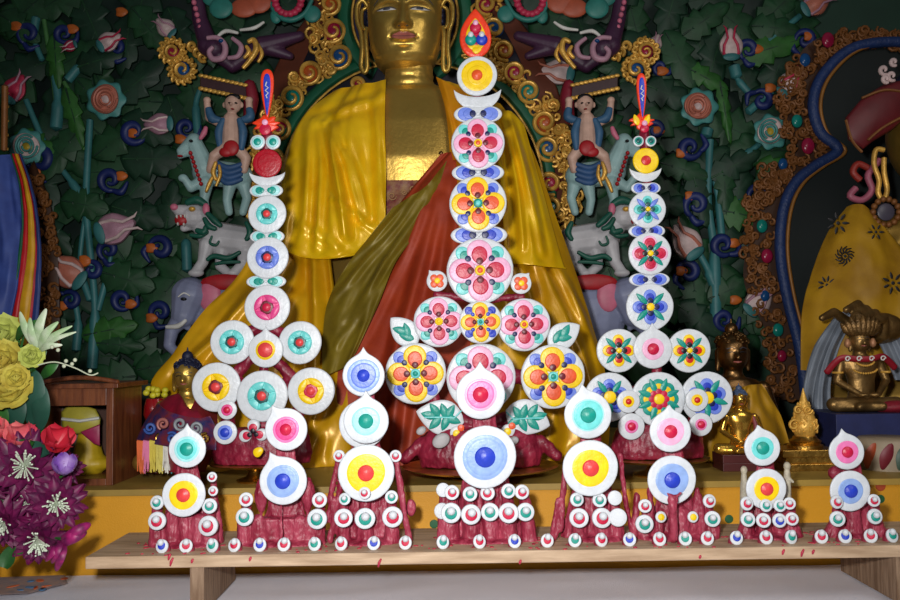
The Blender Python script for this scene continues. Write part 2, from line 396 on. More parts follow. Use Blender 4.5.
# ------------------------------------------------------------------ small tormas on the board
def colm(mb, px, pt, r, D, pxb=None, rb=None, z0=ZB):
    a = P(px, pt, D); b = P(pxb if pxb is not None else px, 545, D); b.z = z0; k = D/900
    if pxb is None: b.x = a.x
    mb.cap(a, b, r*k, (rb or r*1.15)*k, 12)
def body(root, cols, cone=None, D=1.585, extra=None, skirt=(0, 0)):
    mb = MB(); k = D/900
    for c in cols: colm(mb, *c[:3], c[5] if len(c) > 5 and c[5] else D-.006, *(c[3:5] if len(c) > 3 else ()))
    if cone:
        px, pt, r0, r1 = cone; a = P(px, pt, D+.016); h = a.z-ZB; rs = []
        for i in range(9):
            t = i/8; rr = (r0+(r1-r0)*t**1.5)*k; z = a.z-h*t
            rs.append([Vector((a.x+rr*math.cos(q*2*PI/26)*(1+.05*math.sin(q*2.1)), a.y+.36*rr*math.sin(q*2*PI/26), z)) for q in range(26)])
        mb.rings(rs)
    xs = [P(c[0], 545, D).x for c in cols] or [P(cone[0], 545, D).x]
    a, b = min(xs)-.012, max(xs)+.012
    mb.ell(((a+b)/2, D-.002, ZB), ((b-a)/2+.002, .034, .008), seg=28)
    if extra: extra(mb, k)
    return organic(mb, 'dough_body', DOUGH, root, .0021, 2, .0022, 90, zmin=ZB-.0005)
def torma(label, px, D=1.585):
    p = P(px, 545, D); p.z = ZB
    return thing('torma', label, 'torma', p, None)

t = torma('small torma with teal pointed disc over yellow disc, nearest the purple flowers', 187)
body(t, [(157, 500, 5), (157, 520, 7), (172, 515, 7), (185, 515, 8), (198, 520, 7), (209, 505, 6), (209, 524, 8), (213, 480, 3.5, 219, 5, 1.6)], (187, 452, 10, 30))
ringdisc(t, 187, 449, 18.5, 1.545, [(.68, TEALP), (.55, TEALL)], TEAL, PI/2, br=.36)
ringdisc(t, 183.5, 495, 21.5, 1.538, [(.66, YEL)], CORAL, br=.32)
for a in ((157, 502.5, 7, 'T'), (157, 521, 9, 'R'), (212, 477, 5, 'R'), (213, 491, 5, 'R'), (209.5, 506, 7.5, 'T'), (208, 526, 10, 'R')): bead(t, *a[:3], 1.55, a[3])

def ex2(mb, k):
    for px in (261, 308):
        pts = cat([P(px, 478, 1.575), P(px, 488, 1.575), P(px, 500, 1.575), P(px, 512, 1.575)], 5)
        mb.tube(pts, [k*(.6+6*math.sin(PI*(i+1)/(len(pts)+1))) for i in range(len(pts))], 10)
        mb.tube([P(px, 508, 1.575), P(px, 540, 1.575)], k*1.6, 8)
    mb.cap(P(281, 497, 1.545), P(281, 540, 1.545), k*.8, k*2)
    a = P(255, 516, 1.6); b = P(312, 548, 1.55); mb.box((a.x, 1.57, ZB), (b.x, 1.6, a.z))
t = torma('small torma with pink pointed disc over blue disc and two dough flame fingers', 285)
body(t, [(246, 500, 5), (244, 517, 6.5), (258, 520, 6), (320, 502, 5), (317, 518, 6.5), (300, 520, 6)], (285, 440, 9, 26), extra=ex2)
ringdisc(t, 286, 429.5, 21, 1.55, [(.62, PINK), (.5, ROSE)], CRIM, 2.1, br=.28)
ringdisc(t, 283, 481, 23.5, 1.54, [(.68, BLUEP), (.6, BLUEP)], BLUE, 2.0, br=.33)
for a in ((246, 499.5, 7, 'R'), (244.5, 517, 9, 'T'), (319.5, 500, 7.5, 'R'), (317, 519, 10, 'T')): bead(t, *a[:3], 1.55, a[3])

def ex3(mb, k):
    for (a, b, c, d) in ((339, 458, 329, 500), (396, 458, 402, 500), (402, 500, 409, 540), (333, 500, 327, 520), (342, 480, 330, 540)):
        mb.cap(P(a, b, 1.57), P(c, d, 1.57), 3.2*k, 3.2*k, 10)
    mb.ell(P(411, 508, 1.6), (5*k, 4*k, 9*k))
t = torma('tall three disc torma, blue over teal over yellow, with two raised arms', 366)
body(t, [(343, 500, 5), (343, 518, 6.5), (365, 500, 6), (365, 518, 7), (392, 500, 5), (392, 517, 7)], (366, 372, 7, 30), extra=ex3)
ringdisc(t, 363.5, 375.5, 21, 1.572, [(.78, BLUEP), (.6, BLUEL)], BLUE, PI/2, br=.3)
plate(t, 363, 424, 24, 1.572)
ringdisc(t, 366, 421, 22.5, 1.552, [(.63, TEALP), (.6, TEALP)], TEAL, PI/2, br=.33)
ringdisc(t, 366, 473, 28, 1.538, [(.68, YEL)], CORAL, br=.29)
for a in ((339, 456, 6, 'R', 1.555), (395.5, 456, 6, 'R', 1.555), (344.5, 499, 6, 'T', 1.545), (364.5, 493, 6, 'R', 1.525), (391.5, 497, 6.5, 'T', 1.545), (319, 500, 0, '', 0), (343.5, 518, 9.2, 'R', 1.545), (365, 518.5, 10.3, 'T', 1.545), (392.5, 517, 10.3, 'R', 1.545)):
    if a[2]: bead(t, *a[:3], a[4], a[3])

t = torma('largest board torma, pink pointed disc over big blue disc and two rows of beads', 486)
body(t, [(444, 490, 5), (443, 511, 6), (452, 492, 6), (470, 494, 6), (488, 493, 6), (508, 491, 6), (524, 492, 5, 530, 8), (451, 513, 7, 448, 9), (471, 514, 8), (490, 512, 8), (508, 513, 8)], (484, 390, 9, 38))
ringdisc(t, 480.5, 394.5, 24.5, 1.56, [(.66, PINKP), (.56, PINK)], CRIM, PI/2, br=.32)
ringdisc(t, 485, 457, 31, 1.536, [(.72, BLUEP), (.6, BLUEP)], BLUE, br=.33)
for a in ((443, 490, 7, 'W', 1.56), (452, 492.5, 7.3, 'R', 1.545), (470, 494, 7.3, 'T', 1.545), (487.5, 493, 7.3, 'R', 1.545), (508.5, 491, 7.3, 'T', 1.545), (522, 492, 7.3, 'R', 1.55),
          (442, 511, 8, 'W', 1.56), (451, 513, 10, 'T', 1.543), (471, 514.5, 10, 'R', 1.54), (490, 512, 9, 'T', 1.543), (508.5, 513, 10, 'R', 1.54), (525.5, 512, 9, 'T', 1.548)): bead(t, *a[:3], a[4], a[3])

def ex5(mb, k):
    for (a, b, c, d) in ((565, 462, 561, 530), (558, 500, 552, 535), (620, 455, 626, 505), (625, 500, 633, 535), (562, 520, 553, 542)):
        mb.cap(P(a, b, 1.575), P(c, d, 1.575), 2.4*k, 2.6*k, 10)
t = torma('small torma with teal pointed disc over yellow disc, right of the largest board torma', 590)
body(t, [(578, 500, 6), (600, 500, 6), (615, 499, 5), (579, 518, 7), (602, 518, 7.5), (617, 517, 6)], (590, 420, 9, 32), extra=ex5)
ringdisc(t, 588, 415, 23.5, 1.558, [(.68, TEALP), (.62, TEALL)], TEAL, 1.75, br=.33)
ringdisc(t, 590.5, 468, 27.5, 1.538, [(.66, YEL)], CORAL, br=.3)
for a in ((577, 499.5, 7, 'T'), (599.5, 500, 7, 'T'), (615, 498, 7.3, 'W'), (579, 518, 9.6, 'R'), (602, 518, 10, 'R'), (618, 517.5, 9, 'W')): bead(t, *a[:3], 1.545, a[3])

def ex6(mb, k):
    D = 1.523
    mb.ell(P(673, 499, D), (5.5*k, 4*k, 5*k)); mb.ell(P(673, 508, D), (4*k, 4*k, 9*k)); mb.cap(P(667, 493, D), P(672, 497, D), 1.2*k, 2.5*k); mb.cap(P(681, 493, D), P(675, 497, D), 1.2*k, 2.5*k)
    mb.cap(P(673, 500, D), P(673, 538, D+.01), 4*k, 4.5*k)
    for (a, b, c, d) in ((637, 496, 634, 535), (699, 496, 704, 535), (660, 522, 660, 540), (692, 522, 696, 540), (650, 490, 652, 530), (697, 490, 694, 530)): mb.cap(P(a, b, 1.575), P(c, d, 1.575), 3*k, 4*k, 10)
t = torma('small torma with pale pink pointed disc over light blue disc and a dough bird', 672)
body(t, [(645, 508, 4), (644, 524, 6), (661, 518, 3), (694, 518, 3), (709, 503, 4), (713, 518, 6), (680, 515, 10)], (673, 440, 9, 28), extra=ex6)
ringdisc(t, 670.5, 431.5, 20.5, 1.555, [(.66, PINKP)], CRIM, 1.6, br=.32)
ringdisc(t, 672, 480, 24, 1.543, [(.68, BLUEP)], BLUE, br=.33)
for a in ((645, 506, 6.7, 'R'), (644.5, 524, 9, 'T'), (661, 517, 5.6, 'Y'), (693, 517, 5.6, 'Y'), (709.5, 501, 6.7, 'R'), (712.5, 519, 7.8, 'T')): bead(t, *a[:3], 1.55, a[3])

t = torma('small torma with teal pointed disc over yellow disc, second from the right end', 765)
body(t, [(748, 506, 5), (765, 508, 5), (781, 508, 5), (790, 505, 5), (748, 520, 6, 744, 8), (763, 521, 6), (779, 521, 6), (792, 520, 5, 796, 7)], (765, 455, 8, 26))
ringdisc(t, 762.5, 448, 17.8, 1.555, [(.62, TEALL)], TEAL, 1.72, br=.36)
ringdisc(t, 766.5, 489, 20, 1.543, [(.62, YEL)], CORAL, br=.32)
WAX = mat('pale_wax_figure', (178, 170, 150), .5, scale=60, var=.2, bump=.5)
for px, py in ((744, 480), (787, 476)):
    mb = MB(); k = 1.6/900; D = 1.6
    mb.cap(P(px, py+4, D), P(px, py+45, D), 3.8*k, 4.5*k); mb.ell(P(px, py-10, D), (3.6*k, 3.6*k, 4.5*k)); mb.cap(P(px, py-4, D), P(px, py+8, D), 3*k, 4*k); mb.cap(P(px, py, D), P(px+6, py+6, D-.01), 1.8*k, 1.5*k)
    organic(mb, 'wax_figure', WAX, t, .002, 2)
for a in ((747, 503.5, 6.8, 'R'), (766, 505.5, 6.3, 'T'), (780, 505.5, 6.3, 'T'), (789.5, 503.5, 6, 'R'), (748, 519.5, 7.2, 'T'), (763.5, 520.5, 7.2, 'R'), (779.5, 520.5, 7, 'B'), (792, 519, 6.5, 'R')): bead(t, *a[:3], 1.532, a[3])

t = torma('small torma with pink pointed disc over blue disc, at the right end', 850)
body(t, [(837, 503, 5), (874, 503, 5), (837, 519, 6, 832, 9), (875, 517, 6, 880, 8), (852, 510, 8)], (851, 455, 8, 27))
ringdisc(t, 847, 452, 17.5, 1.558, [(.64, PINK)], CRIM, 1.75, br=.32)
ringdisc(t, 850.5, 491, 20, 1.545, [(.62, BLUEP)], BLUE, br=.33)
m = MB(); m.ell(P(835, 473, 1.6), (7*.00175, .01, 7*.00175)); m.build('dough_bud', DOUGH, t)
for a in ((837, 502, 6.6, 'R'), (874, 500.5, 6.2, 'R'), (837.5, 519, 7.6, 'T'), (875, 516.5, 7.6, 'T')): bead(t, *a[:3], 1.532, a[3])

# front row of tiny tormas along the edge
FRONT = [(163, 547, 'B'), (187, 546, 'R'), (213, 547, 'T'), (235, 548, 'R'), (260.5, 546, 'B'), (284.5, 546, 'R'), (315, 545, 'T'), (341.5, 546, 'R'), (374, 546, 'B'), (405.5, 547, 'R'), (443, 546, 'T'), (479.5, 546, 'R'), (514.5, 546, 'B'), (547, 546, 'R'),
         (574.5, 545.5, 'T'), (601, 545, 'R'), (629, 545, 'B'), (659, 544.5, 'R'), (684.5, 543.5, 'T'), (706.5, 541.5, 'R'), (735.5, 541, 'B'), (765, 538.5, 'R'), (790, 538, 'T'), (820, 536, 'R'), (843.5, 535, 'B'), (869, 533.5, 'R'), (890.5, 532.5, 'T')]
near = [(200, 'torma nearest the purple flowers'), (325, 'torma with two dough flame fingers'), (420, 'three disc torma'), (560, 'largest board torma'), (640, 'torma right of the largest one'), (720, 'torma with the dough bird'), (805, 'torma second from the right end'), (999, 'torma at the right end')]
ordn = ['first', 'second', 'third', 'fourth', 'fifth', 'sixth', 'seventh', 'eighth', 'ninth', 'tenth', 'eleventh', 'twelfth', 'thirteenth', 'fourteenth', 'fifteenth', 'sixteenth', 'seventeenth', 'eighteenth', 'nineteenth', 'twentieth', 'twenty-first', 'twenty-second', 'twenty-third', 'twenty-fourth', 'twenty-fifth', 'twenty-sixth', 'twenty-seventh']
cone = None
for i, (px, py, key) in enumerate(FRONT):
    D = 1.53; p = P(px, py, D); base = Vector((p.x, D+.006, ZB))
    lab = 'tiny %s-capped white torma, %s from the left along the board edge' % ({'R': 'red', 'T': 'teal', 'B': 'blue'}[key], ordn[i])
    q = thing('tiny_torma', lab, 'torma', base, 'tiny tormas along the front edge of the board')
    if cone is None:
        mb = MB(); mb.lathe(base, [(.0108, 0), (.0102, .005), (.006, .015), (.003, .019), (.001, .02)], 18); cone = mb.build('dough_cone', DOUGH, q); 
    else:
        c = cone.copy(); C.objects.link(c); c.parent = q; c.location = (0, 0, 0); WP[c.name] = base
    k = 1.53/900; z = ZB+.0105
    o = copytree(PROTO['f'+key], q, (p.x, D-.006, z), .0105); o.rotation_euler = (-.15, random.uniform(-.2, .2), random.uniform(-.3, .3)); o.scale = (.0108, .0108, .0116)

# ------------------------------------------------------------------ tall tormas on the altar step
def stand(root, px, r, pytray, D, r2=None):
    a = P(px, pytray, D); k = D/900; c = Vector((a.x, D, ZS)); h = a.z-ZS
    m = MB(); m.lathe(c, [(r*.4*k, 0), (r*.42*k, .004), (r*.2*k, h*.3), (r*.14*k, h*.6), (r*.25*k, h*.8), (r*.98*k, h), (r*1.02*k, h+.004), (r*.96*k, h+.004), (r*.9*k, h+.001), (.001, h+.001)], 40)
    m.build('footed_tray', BRASS, root)
    return a
DT = 1.87
def tall(label, px):
    p = P(px, 470, DT); p.z = ZS; return thing('tall_torma', label, 'torma', p)
def sticks(mb, segs, D):
    k = D/900
    for (a, b, c, d, r) in segs: mb.cap(P(a, b, D), P(c, d, D), r*k, r*k, 12)
def drum(mb, px, top, bot, r, D):
    k = D/900; a = P(px, top, D); b = P(px, bot, D)
    q = MB(); q.lathe(Vector((a.x, D, b.z)), [(r*.95*k, 0), (r*k, (a.z-b.z)*.3), (r*.92*k, (a.z-b.z)*.8), (r*.8*k, a.z-b.z)], 32)
    for v in q.v: v.y = D+(v.y-D)*.42
    mb.add(q.v, q.f)
# central
t = tall('tallest central torma tower with flower discs and a flame finial', 482)
stand(t, 480, 76, 467, DT)
mb = MB(); sticks(mb, [(477, 60, 482, 430, 5), (482, 320, 425, 320, 6), (482, 320, 535, 325, 6), (482, 375, 420, 375, 8), (482, 375, 552, 378, 8), (437, 300, 437, 281, 2.5), (521, 300, 521, 283, 2.5), (480, 425, 430, 415, 8), (480, 425, 530, 415, 8), (425, 380, 452, 440, 7), (545, 385, 512, 440, 7), (437, 320, 405, 330, 4), (530, 325, 562, 335, 4), (480, 300, 437, 295, 4), (480, 300, 521, 297, 4), (425, 440, 405, 458, 6), (540, 440, 556, 455, 6)], DT); drum(mb, 480, 428, 466, 62, DT)
organic(mb, 'dough_body', DOUGHD, t, .003, 2, .003, 60)
fr = Fr(P(475.5, 32, DT-.02), DT/900)
fo = []
for i in range(40):
    tt = 2*PI*i/40; x = 15.5*math.sin(tt)*(1-.25*math.cos(tt))*(1 if True else 0); y = 25*math.cos(tt)
    x *= (1-max(0, y/27)**2.2*.55); fo.append((x, y-1))
fin = dpart('flame_finial', fr, t, [(0, fo, -3, 0, .5)], FLAME)
dpart('inner_flame', fr, fin, [(0, [(a*.62, b*.66-2) for a, b in fo], 0, 1.1, .3)], YEL)
dpart('inner_flame', fr, fin, [(0, [(a*.38, b*.42-3) for a, b in fo], 1, 1.8, .3)], CRIM)
for a, b, mm in ((0, 3, CRIM), (-5, -9, TEAL), (6, -9, BLUE)):
    m = MB(); m.ell(fr.pt(a, b, 3), (6*fr.u, 3.5*fr.u, 6*fr.u)); jb = m.build('jewel', mm, fin)
    m = MB(); m.ell(fr.pt(a, b+4.5, 4.5), (3*fr.u, 3*fr.u, 3.4*fr.u)); m.build('jewel_tip', PINKP if mm is CRIM else WHITE, fin)
dpart('small_flower', fr, fin, [(0, circ(1, -19, 4, 16, wob=.2), 0, 2, .4)], YEL)
ringdisc(t, 477, 75.5, 20.5, DT-.022, [(.78, YEL), (.5, YEL)], ORA, br=.27)
crescent(t, 477.5, 89, 24, 22, DT-.012)
bow(t, 478, 114, 24.5, 9.5, DT-.016, BLUEL, BLUEL, NAVY)
flower(t, 478, 143.5, 27, DT-.024, PINKP, CRIM, DRED, TEALL, (TEAL, NAVY), YEL, ORA)
bow(t, 478, 172.5, 26.5, 9.5, DT-.016, BLUEL, BLUE, NAVY)
flower(t, 478, 203.5, 29, DT-.024, YEL, ORA, DRED, BLUEL, (BLUE, NAVY), TEAL, TEALL)
bow(t, 479, 235, 28.5, 10, DT-.016, BLUEL, BLUE, NAVY)
flower(t, 480, 270.5, 33.5, DT-.026, PINKP, CRIM, DRED, TEALL, (TEAL, NAVY), YEL, ORA)
for px, py, tip in ((437, 281, 2.2), (521, 283.5, .9)):
    fr, d = plate(t, px, py, 10.5, DT-.018, tip)
    for q in range(4):
        a = q*PI/2+.8; dpart('petal', fr, d, [(0, circ(4.2*math.cos(a), 4.2*math.sin(a), 3.8, 16), 0, 1.5, .4)], ORA)
    dpart('centre', fr, d, [(0, circ(.3, .2, 3, 14), .8, 2.5, .4)], YEL)
flower(t, 439, 321.5, 25.5, DT-.018, PINKP, CRIM, DRED, TEALL, (TEAL, NAVY), YEL, YEL)
flower(t, 524, 324.5, 26.5, DT-.018, PINKP, CRIM, DRED, TEALL, (TEAL, NAVY), YEL, ORA)
flower(t, 480.5, 322, 21.5, DT-.03, YEL, ORA, DRED, BLUE, (BLUE, BLUE), TEALL, TEAL)
flower(t, 415.5, 373.5, 30.5, DT-.022, YEL, ORA, DRED, BLUEL, (BLUE, NAVY), TEALL, TEAL)
flower(t, 553, 376.5, 32, DT-.022, YEL, ORA, DRED, BLUEL, (BLUE, NAVY), TEALL, TEAL)
flower(t, 481, 378, 34.5, DT-.022, PINKP, CRIM, DRED, TEALL, (TEAL, NAVY), YEL, ORA)
leafplate(t, 404, 331, 19, 13, 2.35, DT-.012); leafplate(t, 564, 335, 19, 13, .55, DT-.012)
for px, py, s in ((440, 417, 1), (528, 418, -1)):
    fr = Fr(P(px, py, DT-.03), DT/900); A = 2.9 if s > 0 else -.35
    d = dpart('leaf_plate', fr, t, [(0, leafo(0, 0, 24 if s > 0 else 23, 17, A, 36), -2.5, 0, .3)], WHITE)
    for q, (a, b, an) in enumerate(((-11, 2, 2.9), (-5, 7, 2.2), (-5, -6, 3.9), (4, 6, 1.9), (5, -6, 4.3), (13, -3, 5.9), (10, 5, 1.0))):
        dpart('leaf', fr, d, [(0, leafo(a*s, b, 8, 4, an if s > 0 else PI-an, 20), -.1, 1.8, .6)], TEAL)
    mb = MB(); mb.tube([fr.pt(-15*s, 0, 2.2), fr.pt(0, 0, 2.6), fr.pt(14*s, -1, 2.6), fr.pt(21*s, 6, 2.2)], .8*fr.u, 6); mb.build('vein', TEALL, d, at=fr.c)
for px, py in ((457, 433), (508, 431)):
    fr, d = plate(t, px, py, 7, DT-.04, wob=.06); dpart('centre', fr, d, [(0, circ(-.5, -.5, 3.8, 16), 0, 1.5, .5)], YEL)
    dpart('petal', fr, d, [(0, circ(4, 5, 3.5, 14), 0, 1.2, .4)], ORA)
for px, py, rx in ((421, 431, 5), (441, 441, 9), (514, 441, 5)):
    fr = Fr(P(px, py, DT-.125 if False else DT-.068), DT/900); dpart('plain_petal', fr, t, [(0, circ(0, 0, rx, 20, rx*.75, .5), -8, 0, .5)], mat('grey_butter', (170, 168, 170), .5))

# left
t = tall('left torma tower of teal, blue and pink cup flower discs', 265)
stand(t, 255, 44, 464, DT)
mb = MB(); sticks(mb, [(267, 125, 263, 440, 5), (263, 325, 232, 342, 6), (265, 325, 300, 342, 6), (262, 385, 218, 388, 8), (262, 385, 310, 390, 8), (230, 385, 228, 440, 7), (305, 390, 290, 440, 7), (228, 410, 225, 435, 6), (262, 345, 235, 375, 6), (262, 345, 292, 378, 6)], DT); drum(mb, 262, 428, 463, 50, DT)
organic(mb, 'dough_body', DOUGHD, t, .003, 2, .003, 60)
def spear(t, px, y0, y1, wd, D):
    fr = Fr(P(px, (y0+y1)/2, D), D/900); H = (y1-y0)/2; o = []
    for i in range(40):
        tt = 2*PI*i/40; y = H*math.cos(tt); k = (y/H+1)/2; x = wd*math.copysign(abs(math.sin(tt))**.8, math.sin(tt))*(.28+.75*k)
        o.append((x, y))
    s_ = dpart('spear_finial', fr, t, [(0, o, -3, 0, .5)], FLAME)
    dpart('spear_inlay', fr, s_, [(0, [(a*.55, b*.84-1) for a, b in o], -.2, .9, .3)], BLUE)
    mb = MB(); mb.tube([fr.pt(*q, 1.6) for q in ((0, H*.45), (-1.3, H*.3), (1.6, H*.22), (-1.4, H*.1), (1.6, 0), (-.8, -H*.1), (.4, -H*.2))], .7*fr.u, 6); mb.build('zigzag', WHITE, s_, at=fr.c)
    return fr
spear(t, 267, 68, 119, 9, DT-.02)
fr = Fr(P(266, 124, DT-.015), DT/900)
rf = dpart('ruffle', fr, t, [(0, [((12+2.5*math.sin(9*a))*math.cos(a), (8+2*math.cos(7*a))*math.sin(a)) for a in [2*PI*i/48 for i in range(48)]], -3, .5, 1)], FLAME)
dpart('pearl', fr, t, [(0, circ(-.5, -6, 6, 20), 0, 3, 1)], CRIM); dpart('pearl', fr, t, [(0, circ(-.5, 1, 3, 20), 1, 4, 1)], PINKP)
for dx in (-8.5, 7): ringdisc(t, 266+dx, 142, 7.5, DT-.022, [(.75, TEALP)], TEAL, br=.5)
fr = Fr(P(267, 163, DT-.018), DT/900); dpart('red_disc', fr, t, [(0, circ(0, 0, 14.5, 40), -2.5, 0, .5), (0, circ(0, 0, 10, 30), -.2, .6, .3)], bt('butter_deep_red', (170, 12, 34)))
crescent(t, 267, 172, 18, 14.5, DT-.014)
bow(t, 266, 190.5, 17, 7, DT-.016, TEALP, TEAL, TEAL); cup(t, 267, 214, 19.3, DT-.022, TEALL, DTEAL, CORAL)
bow(t, 267, 236.5, 17.5, 7, DT-.016, TEALP, TEAL, TEAL); cup(t, 267.5, 257.5, 21, DT-.022, BLUEL, NAVY, CORAL)
bow(t, 266, 281.5, 20, 7, DT-.016, TEALP, TEAL, TEAL); cup(t, 267, 307.5, 23, DT-.022, ROSE, DRED, CRIM, 4)
cup(t, 232, 342, 22, DT-.02, TEALL, DTEAL, CORAL, 6); cup(t, 300, 342.5, 21.5, DT-.02, TEALL, DTEAL, CORAL, 6)
cup(t, 216, 387, 24.5, DT-.02, YEL, DRED, CORAL, 4); cup(t, 262, 396, 25.5, DT-.024, TEALL, DTEAL, CORAL, 6); cup(t, 311, 391, 23.5, DT-.02, YEL, CRIM, CORAL, 4)
ringdisc(t, 265.5, 350, 17.5, DT-.03, [(.56, YEL), (.5, YEL)], CORAL, PI/2, br=.43)
ringdisc(t, 227, 410, 9.5, DT-.036, [(.6, ROSE)], CRIM, br=.36)
ringdisc(t, 225, 432.5, 11.8, DT-.05, [(.62, BLUEL)], BLUE, br=.4)
fr = Fr(P(253, 434, DT-.055), DT/900)
for a, b in ((0, 8), (-8, -2), (8, -1)):
    dpart('small_petal', fr, t, [(0, circ(a, b, 6, 20), -6, 0, .3), (1, circ(a*.75, b*.75, 4, 16), -.2, .9, .3), (2, circ(a*.4, b*.4, 2.4, 12), .5, 1.8, .3)], [WHITE, CRIM, BLACK])
dpart('small_flower', Fr(P(258, 452, DT-.108), 1.77/900), t, [(0, circ(0, 0, 5, 18, wob=.1), -2, 1, .8)], YEL)

# right
t = tall('right torma tower of leafy flower discs with yellow moon disc', 652)
stand(t, 655, 52, 459, DT)
mb = MB(); sticks(mb, [(644, 125, 660, 435, 5), (655, 340, 622, 350, 6), (655, 340, 687, 350, 6), (658, 392, 612, 396, 8), (658, 392, 704, 396, 8), (625, 395, 630, 440, 7), (700, 395, 692, 440, 7)], DT); drum(mb, 657, 424, 458, 47, DT)
organic(mb, 'dough_body', DOUGHD, t, .003, 2, .003, 60)
spear(t, 642, 72, 121, 6.8, DT-.02)
fr = Fr(P(642, 121, DT-.015), DT/900)
dpart('ruffle', fr, t, [(0, [((11+2.5*math.sin(9*a))*math.cos(a), (7+2*math.cos(7*a))*math.sin(a)) for a in [2*PI*i/48 for i in range(48)]], -3, .5, 1)], FLAME)
for s in (-6, 5): dpart('ruffle_flame', fr, t, [(0, leafo(s, 1, 6, 3, 1.2 if s > 0 else 1.9), 0, 1.8, .6)], YEL)
dpart('pearl', fr, t, [(0, circ(2, -8, 4.5, 20), 0, 3, 1)], CRIM); dpart('pearl', fr, t, [(0, circ(2, -3, 2.8, 20), 1, 4, 1)], PINKP)
for dx in (-6.5, 6): ringdisc(t, 645+dx, 141, 5.5, DT-.022, [(.72, TEAL)], DTEAL, br=.45)
fr = Fr(P(646, 160.5, DT-.018), DT/900); yd = dpart('moon_disc', fr, t, [(0, circ(0, 0, 13, 40), -2.5, 0, .5)], YEL); dpart('bead', fr, yd, [(0, circ(0, 0, 5, 20), 0, 1.6, .8)], RED)
crescent(t, 645.5, 168, 16, 14, DT-.014)
bow(t, 646, 188, 15, 6.5, DT-.016, BLUEL, BLUE, NAVY)
leafy(t, 647.5, 209.5, 18.8, DT-.022, TEALL, TEAL, DTEAL, BLUEL, YEL, cr_=.13)
bow(t, 647, 231, 18.5, 7, DT-.016, BLUEL, BLUE, NAVY)
leafy(t, 650, 253.5, 21.5, DT-.022, CRIM, CRIM, BLACK, TEAL, YEL, under=PINKP, cr_=.14)
bow(t, 649.5, 279.5, 20.5, 7.5, DT-.016, BLUEL, BLUE, NAVY)
leafy(t, 650, 307, 23.8, DT-.022, BLUEL, BLUE, NAVY, TEAL, YEL)
leafy(t, 618.5, 350.5, 21.8, DT-.02, YEL, RED, BLACK, TEAL, YEL, cr_=.13); leafy(t, 689, 350.5, 21.8, DT-.02, YEL, RED, BLACK, TEAL, YEL, cr_=.13)
leafy(t, 609.5, 397, 24.5, DT-.02, BLUEL, BLUE, NAVY, TEAL, YEL, n=5, off=PI/2, cr_=.26)
leafy(t, 658.5, 399, 27, DT-.024, TEAL, YEL, CRIM, TEAL, YEL, n=8, under=None, cr_=.2)
leafy(t, 707, 397.5, 26, DT-.02, BLUEL, BLUE, NAVY, TEAL, YEL, n=5, off=PI/2, cr_=.24)
ringdisc(t, 653, 349, 19.5, DT-.03, [(.56, PINKP)], CRIM, PI/2, br=.3)
ringdisc(t, 628.5, 401.5, 11.5, DT-.038, [(.5, YEL)], RED, br=.26); ringdisc(t, 697, 400, 11.5, DT-.038, [(.5, YEL)], RED, br=.26)
ringdisc(t, 631.5, 426.5, 13.2, DT-.05, [(.5, PINK)], CRIM, br=.32); ringdisc(t, 701, 424.5, 11.5, DT-.05, [(.5, PINK)], CRIM, br=.34)

for o in list(PROTO.values()):
    for ch in [x for x in C.objects if x.parent == o]: bpy.data.objects.remove(ch)
    bpy.data.objects.remove(o)
# ------------------------------------------------------------------ carved backdrop
class PF:
    """outline given where it is seen, raised h units from a carved surface D metres away"""
    def __init__(s, D): s.D = D; s.c = P(450, 300, D); s.u = D/900
    def pt(s, a, b, h): return P(a, b, s.D-h*s.D/900)
GLEAF = [mat('leaf_deep_green', (20, 54, 36), .55, scale=25, var=.2), mat('leaf_mid_green', (28, 70, 40), .55, scale=25, var=.2), mat('leaf_bright_green', (44, 98, 38), .55, scale=25, var=.2)]
STEM = mat('stem_teal', (52, 114, 116), .5, scale=20); STEMG = mat('stem_green', (66, 116, 62), .5)
CURL = mat('scroll_blue', (22, 38, 98), .5, scale=20); TIPO = mat('tip_orange', (190, 98, 34), .5)
CREAM = mat('petal_cream', (214, 190, 188), .5, scale=40); MAUVE = mat('petal_mauve', (176, 132, 150), .5, scale=40)
PEACH = mat('petal_peach', (188, 112, 92), .5, scale=40); AQUA = mat('petal_aqua', (72, 142, 138), .5, scale=40); PKR = mat('petal_pink_red', (188, 44, 78), .5, scale=40)
MUST = mat('petal_mustard', (176, 150, 40), .5)
FIELD = mat('carved_ground_dark_green', (18, 46, 34), .6, rgb2=(12, 28, 26), scale=9, bump=.5, bscale=14)
def wp(mb, D, pts, r, seg=8, mi=0, n=6):
    c = cat([P(a, b, D) for a, b in pts], n); N = len(c)
    if not hasattr(r, '__len__'): r = [r]*N
    rr = []
    for i in range(N):
        t = i/(N-1)*(len(r)-1); k = min(int(t), len(r)-2); rr.append((r[k]+(r[k+1]-r[k])*(t-k))*D/900)
    mb.tube(c, rr, seg, mi)
def lobed(cx, cy, L, W, ang, lob=4, n=44):
    o = []
    for i in range(n):
        t = i/n*2; x = (-1+2*t) if t <= 1 else 1-2*(t-1); sg = 1 if t <= 1 else -1
        y = sg*W*max(0, 1-x*x)**.6*(1-.3*x)*(1+.28*(((x+1)*lob/2) % 1-.5)*2*(1-abs(x)*.5))
        o.append((cx+x*L*math.cos(ang)-y*math.sin(ang), cy+x*L*math.sin(ang)+y*math.cos(ang)))
    return o
